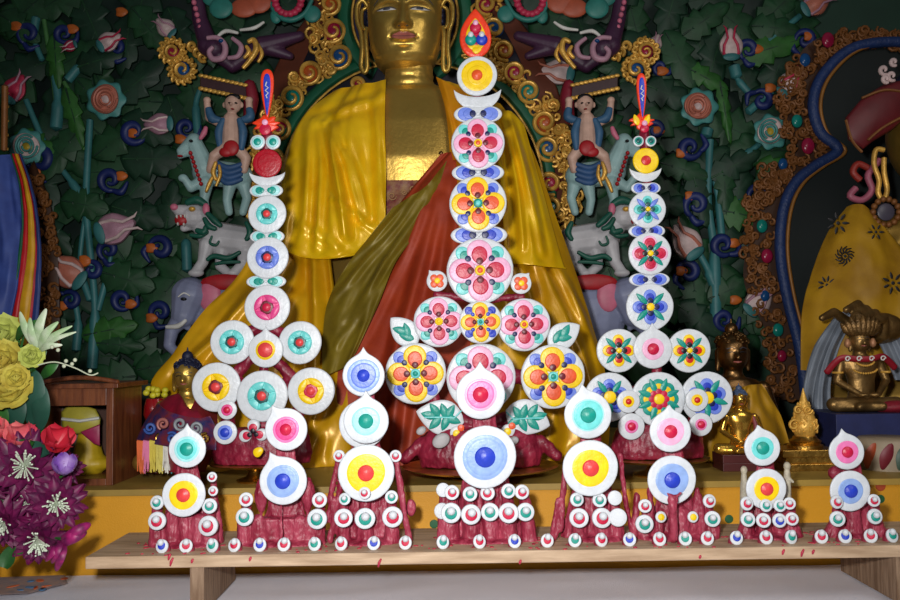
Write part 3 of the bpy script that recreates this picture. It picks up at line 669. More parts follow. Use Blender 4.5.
def rleaf(par, cx, cy, L, W, ang, D, mm, h=6):
    mb = MB(); f = PF(D); mb.pill(f, lobed(cx, cy, L, W, ang), -3, h, h*.35, inset=.8)
    mb.tube([f.pt(cx+L*k*math.cos(ang), cy+L*k*math.sin(ang), h*(1.28-.35*abs(k))) for k in (-.9, -.5, 0, .5, .85)], [1.1*f.u, .9*f.u, .8*f.u, .6*f.u, .3*f.u], 6, 1)
    for q in (-.5, -.1, .3):
        for sg in (-1, 1):
            a2 = ang+sg*.8; x0, y0 = cx+L*q*math.cos(ang), cy+L*q*math.sin(ang)
            mb.tube([f.pt(x0, y0, h*1.2), f.pt(x0+W*.5*math.cos(a2), y0+W*.5*math.sin(a2), h*1.05)], [.6*f.u, .3*f.u], 5, 1)
    return mb.build('leaf', [mm, GLEAF[0] if mm is not GLEAF[0] else GLEAF[1]], par)
def scroll(par, cx, cy, s, a0, D, tip):
    mb = MB(); pts = []; rr = []
    for i in range(26):
        t = i/25; r = s*(1-.72*t); a = a0+t*7.2; pts.append(P(cx+r*math.cos(a), cy+r*math.sin(a), D-.012-.01*t)); rr.append(s*(.2+.24*math.sin(PI*min(1, t*1.2)))*D/900)
    mb.tube(pts, rr, 8)
    wp(mb, D-.01, [(cx+s*math.cos(a0), cy+s*math.sin(a0)), (cx+s*1.5*math.cos(a0-.5), cy+s*1.5*math.sin(a0-.5)), (cx+s*1.6*math.cos(a0-1.2), cy+s*1.6*math.sin(a0-1.2))], [s*.22, s*.34, s*.12])
    o = mb.build('cloud_scroll', CURL, par)
    mb = MB(); f = PF(D-.02); mb.pill(f, [(tip[0]+6*math.cos(a)*(1+.2*math.cos(3*a)), tip[1]+5.5*math.sin(a)*(1+.1*math.cos(2*a))) for a in [2*PI*i/20 for i in range(20)]], -6, 2, 1); mb.build('tip', TIPO, o)
def rose(par, cx, cy, r, D, outer, mid, heart):
    f = PF(D); mb = MB()
    mb.pill(f, [(cx+r*(1+.09*math.cos(7*a))*math.cos(a), cy+r*(1+.09*math.cos(7*a))*math.sin(a)) for a in [2*PI*i/56 for i in range(56)]], -8, 4, 1, inset=.85); o = mb.build('flower', outer, par)
    mb = MB(); mb.pill(f, circ(cx-1, cy-1, r*.74, 30, wob=.04), 2, 9, 0, inset=.8); mb.build('petal_ring', mid, o)
    mb = MB()
    for k, q in enumerate((.62, .44, .26)):
        n = 20; mb.tube([f.pt(cx-1+r*q*math.cos(k*2+a)*(1-.15*i/n), cy-1+r*q*math.sin(k*2+a), 9.5+k*2) for i, a in enumerate([5.4*i/n for i in range(n+1)])], [r*.075*f.u]*(n+1), 7)
    mb.build('petal_fold', mid if heart is not MUST else outer, o)
    mb = MB(); mb.pill(f, circ(cx, cy, r*.3, 20, wob=.06), 5, 13, 3); mb.build('heart', heart, o)
def bud(par, cx, cy, r, ang, D, c1, c2, stem=True):
    f = PF(D); ca, sa = math.cos(ang), math.sin(ang); o = []
    mb = MB(); out = []
    for i in range(40):
        t = 2*PI*i/40; x, y = math.cos(t), math.sin(t); k = 1 if x < .2 else 1-(x-.2)*.62
        X = r*(x*(1.1 if x < 0 else 1.5)); Y = r*y*k; out.append((cx+X*ca-Y*sa, cy+X*sa+Y*ca))
    mb.pill(f, out, -6, 9, 5, inset=.7); o = mb.build('flower_bud', c1, par)
    mb = MB()
    for sg in (-1, 1):
        mb.tube([f.pt(cx+r*(x*ca-sg*y*sa), cy+r*(x*sa+sg*y*ca), h) for x, y, h in ((-1, .1, 6), (-.6, .62, 8), (.1, .55, 12), (.7, .25, 13), (1.5, .38, 9), (1.75, .6, 8))], [q*r*f.u for q in (.06, .14, .12, .1, .09, .02)], 7)
    mb.build('petal_edge', c2, o)
    mb = MB(); mb.pill(f, [(cx+(X-.9)*r*ca-Y*r*sa, cy+(X-.9)*r*sa+Y*r*ca) for X, Y in [(.35*math.cos(a), .75*math.sin(a)) for a in [2*PI*i/20 for i in range(20)]]], -5, 11, 1); mb.build('calyx', STEM, o)
def backdrop(label, x0, x1, leaves, stems, curls, buds, roses, seed, n, avoid, xs0, xs1):
    p = P((x0+x1)/2, 300, 2.97); root = thing('carved_backdrop', label, 'carved panel', (p.x, 2.97, ZS+.0))
    mb = MB(); NX, NZ = 40, 60; vs = []; xa, xb = P(x0, 300, 2.97).x, P(x1, 300, 2.97).x
    for j in range(NZ+1):
        for i in range(NX+1):
            x = xa+(xb-xa)*i/NX; z = ZS+1.7*j/NZ; vs.append((x, 2.985-.03*noise.noise(Vector((x*5, z*5, seed))), z))
    nn = len(vs); vs += [(v[0], 3.035, v[2]) for v in vs]; fs = []
    for j in range(NZ):
        for i in range(NX):
            a = j*(NX+1)+i; fs.append((a, a+1, a+NX+2, a+NX+1)); fs.append((nn+a, nn+a+NX+1, nn+a+NX+2, nn+a+1))
    for j in range(NZ):
        for i in (0, NX): a = j*(NX+1)+i; fs.append((a, a+NX+1, nn+a+NX+1, nn+a))
    for i in range(NX):
        for j in (0, NZ): a = j*(NX+1)+i; fs.append((a, a+1, nn+a+1, nn+a))
    mb.add(vs, fs); mb.build('panel', FIELD, root)
    random.seed(seed); D = 2.95
    k = 0
    while k < n:
        cx = xs0+(xs1-xs0)*((k*.61803+random.random()*.06) % 1); cy = -10+395*((k+.5)/n); k += 1
        if avoid(cx, cy): continue
        rleaf(root, cx, cy, random.uniform(28, 42), random.uniform(14, 21), random.uniform(0, 2*PI), D+random.uniform(-.012, .012), random.choice(GLEAF[:2]), random.uniform(4, 9))
    for (cx, cy, L, W, a, g) in leaves: rleaf(root, cx, cy, L, W, a, 2.915, GLEAF[g], 7)
    for pts, r, mm in stems:
        mb = MB(); wp(mb, 2.905, pts, [r*(1.5 if i < 6 else 1) for i in range((len(pts)-1)*6+1)]); mb.build('stem', mm, root)
    for (cx, cy, s_, a0, tx, ty) in curls: scroll(root, cx, cy, s_, a0, 2.91, (tx, ty))
    for a in buds: bud(root, *a[:4], 2.885, a[4], a[5])
    for a in roses: rose(root, *a[:3], 2.88, *a[3:])
    return root
ST, SG = STEM, STEMG
backdrop('dark green carved wall of leaves and flowers left of the golden statue', -70, 320,
  [(56, 62, 30, 9, 1.5, 2), (74, 118, 34, 9, 1.3, 2), (40, 148, 30, 13, .5, 2), (92, 98, 26, 10, .9, 1), (60, 155, 34, 14, 2.2, 1), (20, 28, 26, 14, .6, 1), (85, 205, 26, 16, .2, 1), (110, 330, 30, 13, -.2, 2), (128, 280, 30, 17, .3, 1), (140, 80, 34, 16, -.7, 0), (148, 130, 30, 16, .4, 0), (100, 60, 26, 13, -.3, 0), (140, 215, 32, 15, .3, 0), (120, 345, 26, 10, .1, 1), (30, 200, 24, 12, .5, 0), (55, 235, 28, 12, .9, 0), (150, 30, 30, 15, .9, 1), (170, 205, 26, 12, -1.4, 0)],
  [([(92, 368), (95, 310), (90, 250), (86, 200), (90, 120)], 3.6, ST), ([(90, 300), (80, 262), (88, 200)], 2.5, ST), ([(56, 128), (58, 100), (54, 70)], 4.2, ST), ([(84, 200), (70, 180), (48, 150), (26, 100)], 3, ST), ([(68, 80), (80, 66), (94, 54)], 3.2, ST), ([(98, 310), (106, 280), (112, 250)], 2.2, ST), ([(187, 270), (186, 240)], 3.5, ST), ([(76, 350), (78, 320), (72, 290)], 3, ST), ([(198, 135), (196, 105), (200, 90)], 3, ST), ([(44, 20), (50, 60), (56, 110)], 1.6, SG), ([(64, 82), (78, 110), (84, 150)], 1.6, SG), ([(36, 18), (34, 38), (42, 60)], 3.0, ST)],
  [(28, 34, 10, 2, 16, 26), (64, 34, 9, 1, 72, 29), (134, 132, 12, .5, 133, 133), (40, 160, 14, 2.5, 34, 172), (110, 180, 11, 1.3, 121, 176), (108, 250, 10, 2, 84, 260), (160, 248, 11, 3.4, 151, 248), (122, 300, 10, .8, 130, 304), (160, 312, 10, 2.2, 151, 318), (92, 270, 9, 4, 84, 262), (116, 48, 9, 2, 121, 12), (186, 128, 9, 1, 180, 139), (70, 300, 9, 4, 62, 306)],
  [(108, 42, 10, -.5, CREAM, PKR), (166, 28, 9, -2.4, CREAM, MAUVE), (160, 124, 11, 3.1, MAUVE, CREAM), (113, 229, 16, -.3, MAUVE, CREAM), (68, 272, 16, -2.5, PEACH, CREAM), (70, 46, 6, 2.8, PKR, CREAM), (14, 90, 12, -1, PKR, MAUVE)],
  [(106, 100, 19.5, AQUA, PEACH, CREAM), (27, 147, 18, AQUA, CREAM, MUST)], 5, 90, lambda x, y: x > 255 and y > 60, -30, 320)
backdrop('dark green carved wall of leaves and flowers between golden statue and blue arch', 500, 800,
  [(706, 78, 26, 10, .5, 2), (772, 48, 34, 14, -.3, 2), (780, 172, 26, 13, .3, 2), (745, 215, 24, 16, .2, 2), (775, 28, 26, 13, .1, 1), (725, 112, 34, 6, 1.4, 2), (685, 170, 28, 12, .3, 1), (730, 290, 26, 14, -.4, 1), (700, 200, 30, 12, 1.3, 0), (735, 165, 30, 13, -.5, 0), (670, 95, 30, 14, .4, 0), (680, 60, 34, 16, 1.1, 1), (705, 20, 30, 14, -.6, 1), (700, 320, 30, 14, .6, 0), (765, 250, 28, 13, .4, 0), (760, 320, 26, 12, 1.1, 1), (670, 300, 26, 12, 1.4, 1), (700, 370, 30, 16, .3, 0), (670, 205, 24, 12, .1, 0), (725, 190, 30, 10, 1.5, 1)],
  [([(716, 320), (714, 250), (708, 200), (710, 140)], 4, ST), ([(722, 240), (718, 200), (712, 170)], 2.6, ST), ([(716, 290), (708, 270), (700, 255)], 3.6, ST), ([(740, 160), (752, 150), (762, 142)], 3, ST), ([(764, 45), (782, 30), (800, 16)], 3.2, ST), ([(734, 66), (737, 78)], 4, ST), ([(748, 92), (738, 80), (734, 70)], 2.6, ST), ([(748, 112), (762, 100), (772, 92)], 3, ST), ([(706, 136), (708, 128)], 4, ST), ([(730, 212), (742, 200)], 2.2, ST)],
  [(690, 148, 11, .3, 681, 153), (696, 205, 12, 2, 690, 196), (688, 272, 11, 3, 681, 271), (723, 245, 11, 1, 734, 243), (758, 195, 10, 2.6, 768, 194), (748, 50, 10, 2, 757, 49), (762, 100, 10, 4, 770, 88), (660, 68, 7, 1, 662, 71), (655, 130, 9, 3, 658, 131), (724, 320, 10, 1, 735, 300), (805, 40, 10, 3, 809, 36)],
  [(731, 46, 12, -1.6, CREAM, PKR), (790, 84, 12, -.9, CREAM, PKR), (687, 243, 15, -2.2, CREAM, PEACH), (758, 302, 13, -.8, CREAM, MAUVE), (815, 4, 12, -.5, PEACH, MAUVE), (559, 72, 13, 3.3, CREAM, PEACH), (655, 44, 7, -1.2, CREAM, MAUVE)],
  [(699, 107, 18.5, AQUA, PEACH, CREAM), (771, 132, 17.5, AQUA, CREAM, MUST)], 11, 80, lambda x, y: x < 570 and y > 40, 530, 805)

# ------------------------------------------------------------------ aureole behind the golden statue
au = thing('aureole', 'gilded aureole with coloured jewels and green band behind the golden statue', 'halo', (P(408, 470, 2.85).x, 2.85, ZS))
GB = mat('halo_green', (20, 92, 64), .5); HB = mat('halo_dark', (18, 18, 34), .6); RB = mat('halo_red_brown', (96, 44, 24), .55, scale=20)
f = PF(2.86)
def arcpts(cx, cy, R, a0, a1, n=40): return [(cx+R*math.cos(math.radians(a0+(a1-a0)*i/n)), cy-R*math.sin(math.radians(a0+(a1-a0)*i/n))) for i in range(n+1)]
mb = MB(); mb.pill(f, circ(412, 193, 163, 80, 230), -10, 0, 0, inset=.99); mb.build('backing', RB, au)
mb = MB(); mb.pill(f, circ(405, 14, 96, 60), -9, 1.5, 0, inset=.99); mb.build('head_backing', RB, au)
mb = MB(); mb.pill(f, circ(412, 193, 134, 80, 225), -8, 3, 0, inset=.995); mb.build('dark_field', HB, au)
mb = MB(); mb.pill(f, circ(405, 16, 54, 60, 62), -8, 6, 0, inset=.99); mb.build('head_field', mat('halo_navy', (16, 24, 66), .6), au)
def band(cx, cy, R, a0, a1, w, h, D=2.84, nm='green_band', mm=GB, ky=1):
    mb = MB(); u = D/900; pts = arcpts(cx, cy, R, a0, a1); rs = []
    for i, (x, y) in enumerate(pts):
        y = cy+(y-cy)*ky; a = math.radians(a0+(a1-a0)*i/40); dx, dy = math.cos(a), -math.sin(a)*ky
        rs.append([P(x+dx*q*w, y+dy*q*w, D-hh*u) for q, hh in ((-1, -6), (-1, h*.5), (-.5, h), (.5, h), (1, h*.5), (1, -6))])
    mb.rings(rs); return mb.build(nm, mm, au)
band(412, 193, 139, -40, 220, 5.5, 7); band(405, 16, 61, -60, 240, 6.5, 9, ky=1.1)
band(412, 193, 132, -40, 220, 1.6, 11, nm='gold_rim', mm=GOLDP); band(405, 16, 53, -60, 240, 1.6, 13, nm='gold_rim', mm=GOLDP, ky=1.1); band(405, 16, 46, -60, 240, 1.2, 13, nm='gold_rim', mm=GOLDP, ky=1.1)
def spiral(mb, cx, cy, r, a0, turns, D, tr, sgn=1, n=18):
    u = D/900; pts = []; rad = []
    for i in range(n+1):
        t = i/n; q = r*(1-.78*t); a = a0+sgn*t*turns*2*PI; pts.append(P(cx+q*math.cos(a), cy+q*math.sin(a), D-.004*t)); rad.append(tr*u*(.55+.75*math.sin(PI*min(1, .15+t*.85))))
    mb.tube(pts, rad, 7)
JR = mat('jewel_crimson', (150, 24, 62), .25); JB = mat('jewel_blue', (22, 76, 132), .25); JT = mat('jewel_teal', (16, 128, 116), .25); JO = mat('jewel_rust', (176, 82, 34), .3)
JW = [(333, 30, 13, JR), (339, 56, 13, JB), (309, 72, 12.5, JO), (291, 97, 13, JT), (279, 128, 12, JR), (272, 158, 12, JB), (268, 186, 12, JT), (357, 84, 8, JR), (330, 4, 11, JO),
      (515, 72, 11.5, JR), (529, 91, 12, JT), (545, 122, 12.5, JO), (548, 148, 13, JB), (550, 183, 12.5, JR), (552, 207, 11, JT), (553, 236, 11, JB), (494, 28, 12, JB), (504, 50, 11, JO), (486, 4, 11, JR)]
random.seed(9)
for i, (x, y, r, mm) in enumerate(JW):
    f2 = PF(2.83); mb = MB(); mb.pill(f2, circ(x, y, r*.86, 24), -8, 2, r*.25); o = mb.build('jewel', mm, au)
    mb = MB(); sg = -1 if x < 410 else 1; spiral(mb, x, y, r*1.0, 1.2 if sg > 0 else PI-1.2, 1.55, 2.815, 2.0, sg, 34)
    mb.build('gold_swirl', GOLDP, o)
mbs = {-1: MB(), 1: MB()}
def far(x, y): return all((x-a)**2+(y-b)**2 > (r*.95)**2 for a, b, r, _ in JW)
for k in range(900):
    if random.random() < .7:
        a = random.uniform(-35, 215); R = random.uniform(146, 166); x = 412+R*math.cos(math.radians(a)); y = 193-R*math.sin(math.radians(a))
    else:
        a = random.uniform(-40, 220); R = random.uniform(70, 96); x = 405+R*math.cos(math.radians(a)); y = 16-R*math.sin(math.radians(a))
    if not far(x, y) or y < -30 or y > 300 or (x-405)**2+(y-16)**2 < 68**2 or (x-412)**2+(y-193)**2 < 144**2 or (330 < x < 480 and y > 84): continue
    spiral(mbs[-1 if x < 408 else 1], x, y, random.uniform(4, 7), random.random()*6, random.uniform(.8, 1.3), 2.838-random.random()*.02, 1.5, random.choice((-1, 1)), 10)
for mb in mbs.values(): mb.build('filigree', GOLDP, au)

# ------------------------------------------------------------------ carved beasts of the throne
HORSE = mat('pale_turquoise_hide', (150, 184, 184), .5, scale=20); LION = mat('white_lion_hide', (188, 186, 190), .5, scale=20); MANE = mat('dark_green_mane', (20, 86, 70), .5)
ELE = mat('blue_grey_hide', (132, 138, 168), .5, scale=20); PNK = mat('painted_pink', (206, 110, 136), .5); SKIN = mat('painted_skin', (206, 168, 150), .5); JACK = mat('painted_blue_jacket', (54, 96, 132), .55, scale=30)
SRED = mat('painted_red', (170, 24, 32), .5); PWH = mat('painted_white', (214, 212, 206), .5); INK = mat('painted_black', (16, 14, 18), .5); PURP = mat('purple_hide', (66, 34, 62), .5, scale=20); SADD = mat('saddle_blue', (48, 84, 130), .6)
DA = 2.76
def sk(mx, segs, ells, D=DA):
    mb = MB(); k = D/900
    for (a, b, c, d, r1, r2, *z) in segs:
        z0, z1 = (z+[0, 0])[:2]; mb.cap(P(mx(a), b, D-z0*k), P(mx(c), d, D-z1*k), r1*k, r2*k, 12)
    for (a, b, rx, ry, rz, *z) in ells: mb.ell(P(mx(a), b, D-(z[0] if z else 0)*k), (rx*k, ry*k, rz*k))
    return mb
def deco(mx, par, name, mm, tubes=(), pills=(), D=DA):
    mb = MB()
    for pts, r, h in tubes: mb.tube(cat([P(mx(a), b, D-h*D/900) for a, b in pts], 5), [r*D/900*(1-.35*abs(2*i/((len(pts)-1)*5)-1)) for i in range((len(pts)-1)*5+1)], 8)
    for a, b, rx, ry, h in pills: mb.ell(P(mx(a), b, D-h*D/900), (rx*D/900, 3*D/900, ry*D/900))
    return mb.build(name, mm, par)
for side, mx in (('left', lambda x: x), ('right', lambda x: 818-x)):
    SD = side; where = '%s of the golden statue' % side
    def T(name, lab, catg, px, py): p = P(mx(px), py, DA); return thing(name, lab, catg, p)
    e = T('carved_elephant', 'blue grey carved elephant head with tusk, %s' % where, 'elephant', 205, 350)
    m = sk(mx, [(190, 296, 184, 315, 19, 13, 6, 8), (184, 315, 172, 330, 10, 7, 8, 10), (172, 330, 169, 345, 7, 5.5, 10, 10), (169, 345, 176, 353, 5.5, 4.5, 10, 12), (176, 353, 182, 347, 4.5, 3, 12, 13), (178, 318, 188, 328, 6, 3, 8, 8)], [(192, 297, 20, 15, 19, 4), (225, 315, 34, 22, 38, -6)])
    organic(m, 'body', ELE, e, .0032, 3)
    deco(mx, e, 'ear', PNK, pills=[(210, 296, 11, 16, 14)]); deco(mx, e, 'tusk', PWH, [([(186, 320), (178, 326), (166, 327)], 2.8, 18)])
    deco(mx, e, 'eye', INK, pills=[(184, 299, 3.4, 2, 22)]); deco(mx, e, 'brow', PWH, [([(178, 297), (184, 293), (190, 296)], .9, 24)])
    deco(mx, e, 'saddle_cloth', SRED, pills=[(225, 282, 24, 8, 14)])
    li = T('carved_lion', 'white carved snow lion with green mane and open mouth, %s' % where, 'lion', 215, 276)
    m = sk(mx, [(200, 222, 218, 240, 11, 16, 6, 2), (215, 238, 245, 242, 17, 16), (207, 245, 203, 262, 8, 5.5, 12, 14), (203, 262, 196, 272, 5.5, 5, 14, 18), (222, 250, 220, 266, 7, 5, 6, 6), (220, 266, 228, 273, 5, 4.5, 6, 10), (246, 250, 243, 264, 9, 5.5, 6, 4), (243, 264, 235, 272, 5.5, 5, 6, 10), (180, 211, 196, 214, 6.5, 10, 12, 10), (184, 228, 196, 222, 4, 7, 10, 8)], [(194, 217, 14, 12, 12, 10), (175, 209, 4, 4, 3.5, 14), (196, 273, 8, 6, 4, 18), (233, 273, 7, 6, 4, 10)])
    organic(m, 'body', LION, li, .0028, 2)
    deco(mx, li, 'mane', MANE, [([(186, 203), (197, 200), (206, 205)], 4.5, 17), ([(206, 212), (214, 220), (221, 226)], 3.4, 22), ([(204, 218), (209, 226), (216, 229)], 3.2, 22), ([(196, 230), (204, 232), (206, 226)], 3.6, 20), ([(190, 235), (200, 236), (208, 232)], 2.6, 18)])
    deco(mx, li, 'fur_fringe', MANE, [([(207, 260), (214, 256), (228, 258), (240, 252)], 3, 19), ([(215, 264), (226, 262), (240, 262)], 2.2, 16), ([(212, 236), (210, 243), (216, 245), (219, 241)], 1.6, 20), ([(246, 222), (250, 232), (246, 240)], 3.4, 16)])
    deco(mx, li, 'ear', PNK, pills=[(206, 209, 3.6, 6, 22)]); deco(mx, li, 'mouth', SRED, pills=[(181, 220, 6.5, 5.5, 19)]); deco(mx, li, 'nose', PNK, pills=[(174, 207, 4, 3.4, 18)])
    deco(mx, li, 'teeth', PWH, pills=[(177, 216.5, 1, 2, 22), (181, 216, 1, 1.6, 22), (185, 216, 1, 2, 22), (178, 224, 1, 1.8, 22), (184, 224.5, 1, 1.8, 22)]); deco(mx, li, 'eye', GOLDP, pills=[(192, 209, 3.4, 2.6, 22)])
    h = T('carved_horse', 'pale turquoise carved rearing horse with red collar and saddle, %s' % where, 'horse', 215, 214)
    m = sk(mx, [(181, 151, 194, 141, 4.5, 8, 8, 8), (194, 142, 204, 168, 8, 12, 8, 4), (206, 172, 240, 176, 14, 13), (203, 180, 191, 188, 7, 4.5, 6, 12), (191, 188, 184, 178, 4.5, 3.6, 12, 16), (207, 182, 204, 200, 7, 4.6, 8, 8), (204, 200, 206, 212, 4.6, 4, 8, 8), (230, 184, 227, 200, 7, 4.5, 6, 6), (227, 200, 229, 212, 4.5, 4, 6, 6), (243, 182, 247, 198, 8, 4.6, 0, 0), (247, 198, 243, 212, 4.6, 4, 0, 2), (180, 156, 190, 151, 3, 5, 8, 8)], [(183, 178, 5, 4, 4, 16)])
    organic(m, 'body', HORSE, h, .0028, 2)
    deco(mx, h, 'ear', PNK, [([(200, 139), (204, 133), (206, 127)], 3, 16)]); deco(mx, h, 'eye', INK, pills=[(191, 141, 2, 1.5, 17)]); deco(mx, h, 'nostril', SRED, pills=[(180, 156, 3, 1.2, 14)])
    deco(mx, h, 'collar', SRED, pills=[(190.5+i*1.5, 153+i*4.4, 2, 2.2, 19+i*.2) for i in range(8)]); deco(mx, h, 'saddle', SADD, [([(216+i*1.0, 162+i*5), (228, 168+i*5), (242, 164+i*5)], 3.4, 13-i*.5) for i in range(4)])
    deco(mx, h, 'gold_tassel', GOLDP, [([(216, 162), (213, 172), (216, 180)], 2.6, 22), ([(213, 176), (209, 184), (206, 192)], 2.2, 21), ([(219, 165), (220, 175), (216, 186)], 2, 22)])
    b_ = T('carved_boy', 'carved boy in open blue jacket holding up a gold plank, %s' % where, 'figure', 231, 168)
    DBB = DA-.02
    m = sk(mx, [(231, 120, 231, 142, 8, 9.5, 14, 14), (222, 124, 209, 118, 4.5, 4, 12, 12), (209, 118, 207, 103, 4, 3.4, 12, 14), (240, 124, 250, 117, 4.5, 4, 12, 12), (250, 117, 249, 103, 4, 3.4, 12, 14), (226, 148, 214, 156, 6.5, 5, 16, 18), (214, 156, 210, 170, 5, 4, 18, 12), (237, 148, 246, 158, 6.5, 5, 14, 12), (246, 158, 244, 170, 5, 4, 12, 10), (231, 112, 231, 120, 3.6, 5, 16, 14), (222, 122, 240, 122, 5, 5, 12, 12)], [(233, 104, 8.4, 8.5, 9.5, 16), (231, 104, 1.4, 2, 1.6, 25), (207, 100, 4, 3.4, 3.4, 14), (249, 100, 4, 3.4, 3.4, 14), (224, 105, 1.6, 2, 3, 15), (242, 105, 1.6, 2, 3, 15)])
    organic(m, 'body', SKIN, b_, .0024, 2)
    deco(mx, b_, 'jacket', JACK, [([(224, 119), (219, 132), (221, 150)], 4.6, 18), ([(239, 119), (243, 132), (241, 150)], 4.6, 17), ([(222, 121), (212, 118), (208, 108)], 5.0, 14), ([(240, 121), (250, 117), (249, 108)], 5.0, 14)])
    deco(mx, b_, 'red_shorts', SRED, pills=[(231, 148, 8, 8, 24), (226, 152, 7, 5, 24)]); deco(mx, b_, 'hair', INK, pills=[(233, 97.5, 7.6, 4, 19)])
    deco(mx, b_, 'eye', INK, pills=[(229.5, 103, 1.4, .6, 25), (236, 103, 1.4, .6, 25)]); deco(mx, b_, 'mouth', SRED, pills=[(232.5, 109, 1.8, .6, 24.5)])
    pl = T('carved_plank', 'dark plank with gold edges held over the carved boy, %s' % where, 'carving', 224, 97)
    mb = MB(); fpl = PF(DA-.03); q = [(200, 74), (246, 84), (247, 99), (200, 89)]
    mb.pill(fpl, [(mx(a), b) for a, b in q], -30, 0, 0, inset=.97); mb.build('beam', mat('plank_purple_brown', (58, 30, 34), .5), pl)
    mb = MB()
    for i in range(11):
        a = 201+i*4.4
        mb.ell(P(mx(a), 75.5+i*.95, DA-.034), (3.1*.003, .004, 1.9*.003))
    mb.build('gold_edge', GOLDP, pl); mb = MB()
    for i in range(11): mb.ell(P(mx(201+i*4.4), 88.5+i*.95, DA-.034), (3.1*.003, .004, 2.2*.003))
    mb.build('gold_edge', GOLDP, pl)
    deco(mx, pl, 'red_end', mat('capital_crimson', (128, 24, 44), .5), [([(249, 82), (251, 100), (248, 122)], 8, 0)])
    mk = T('carved_sea_beast', 'purple carved sea beast with curled snout and gold horns, %s' % where, 'beast', 225, 74)
    m = sk(mx, [(196, -12, 200, 20, 6, 8, 0, 0), (200, 20, 207, 42, 8, 10, 0, 4), (207, 46, 232, 66, 10, 6, 6, 2), (232, 66, 262, 46, 7, 10, 0, 0), (262, 46, 300, 36, 10, 5, 0, -4), (262, 46, 290, 56, 9, 4, 0, -4)], [(214, 48, 13, 11, 12, 6)])
    organic(m, 'body', PURP, mk, .0032, 2)
    deco(mx, mk, 'curled_snout', MAUVE, [([(207, 38), (218, 38), (225, 46), (223, 57), (213, 59), (209, 52), (213, 47)], 3.4, 20), ([(232, 38), (241, 46), (238, 56), (228, 58)], 3, 20)])
    deco(mx, mk, 'scalloped_crest', PNK, pills=[(191+i*1.5, -10+i*6.2, 2.6, 2.8, 8) for i in range(9)])
    deco(mx, mk, 'gold_horn', GOLDP, [([(243, 68), (250, 60), (256, 50), (254, 40), (248, 42)], 3.3, 16), ([(244, 58), (249, 52), (246, 46)], 2.6, 18), ([(258, 62), (262, 54), (258, 44)], 2.2, 14)])
    deco(mx, mk, 'brow', PWH, [([(218, 36), (226, 31), (238, 33)], 2.2, 20), ([(240, 30), (254, 28), (264, 22)], 2, 14)]); deco(mx, mk, 'eye', JB, pills=[(221, 41, 2.6, 2, 22)])
    cl = T('carved_cloud', 'teal and coral carved cloud with beaded rim, top %s of the golden statue' % side, 'carving', 240, 22)
    deco(mx, cl, 'coral_lobe', mat('cloud_coral', (176, 84, 56), .5), pills=[(244, 8, 14, 10, 6), (258, 2, 14, 12, 6)]); [deco(mx, cl, 'teal_lobe', mat('cloud_teal', (44, 122, 112), .5), pills=[q_]) for q_ in ((221, 8, 12, 11, 8), (214, -2, 12, 9, 4), (312, 14, 9, 9, 4), (276, 16, 6, 8, 4))]
    deco(mx, cl, 'pink_rim', PKR, pills=[(288+13*math.cos(a), 0+14*math.sin(a), 4, 3.4, 8) for a in [PI*i/9 for i in range(10)]])
    deco(mx, cl, 'teal_rim', MATS['cloud_teal'], [([(270, 0), (276, 14), (290, 20), (304, 14), (312, 0)], 3, 5)])
    orn = T('gold_ornament', 'gold scroll ornament with blue and crimson stones above the carved plank, %s side' % side, 'ornament', 178, 85)
    mb = MB(); mb.pill(PF(2.8), circ(mx(172), 52, 7.5, 20), -8, 3, 2); mb.build('crimson_stone', JR, orn)
    mb = MB(); mb.pill(PF(2.8), circ(mx(182), 69, 8, 20), -8, 3, 2); mb.build('blue_stone', JB, orn)
    mb = MB(); sg = 1 if side == 'left' else -1
    for i in range(12): a = 2*PI*i/12; spiral(mb, mx(172+11*math.cos(a)*1.0), 51+11*math.sin(a), 3.4, a, 1.1, 2.79, 1.5, sg, 10)
    for i in range(14): a = 2*PI*i/14; spiral(mb, mx(182+12*math.cos(a)), 70+12*math.sin(a), 3, a, 1, 2.788, 1.5, sg, 10)
    spiral(mb, mx(172), 51, 8.5, 0, 1.4, 2.785, 1.6, sg, 30); spiral(mb, mx(182), 69, 9.5, 0, 1.2, 2.785, 1.8, sg, 30)
    for q in ((192, 46), (198, 52), (203, 57)): spiral(mb, mx(q[0]), q[1], 5, 1, 1.2, 2.785, 1.8, sg, 16)
    mb.build('gold_scrolls', GOLDP, orn)

# ------------------------------------------------------------------ the golden statue
bud_ = thing('golden_buddha_statue', 'large golden seated statue with calm face, draped in yellow satin cloths', 'statue', (P(405, 470, 2.4).x, 2.4, ZS))
U = 2.42/900; HC = P(405, 22, 2.46)
def ip(tab, x):
    for (a, va), (b, vb) in zip(tab, tab[1:]):
        if a <= x <= b: t = (x-a)/(b-a); t = t*t*(3-2*t)*.5+t*.5; return va+(vb-va)*t
    return tab[0][1] if x < tab[0][0] else tab[-1][1]
WT = [(-57, 3), (-54, 17), (-50, 25), (-42, 31.5), (-28, 35.8), (-10, 37.6), (8, 38.5), (28, 38.5), (45, 34), (58, 24), (66, 10), (69, 1)]
DTB = [(-57, 16), (-54, 26), (-50, 31), (-42, 34), (-28, 37), (-10, 38.5), (8, 39), (28, 40), (45, 37), (58, 27), (66, 12), (69, 1)]
def G(x, c, w): return math.exp(-((x-c)/w)**2)
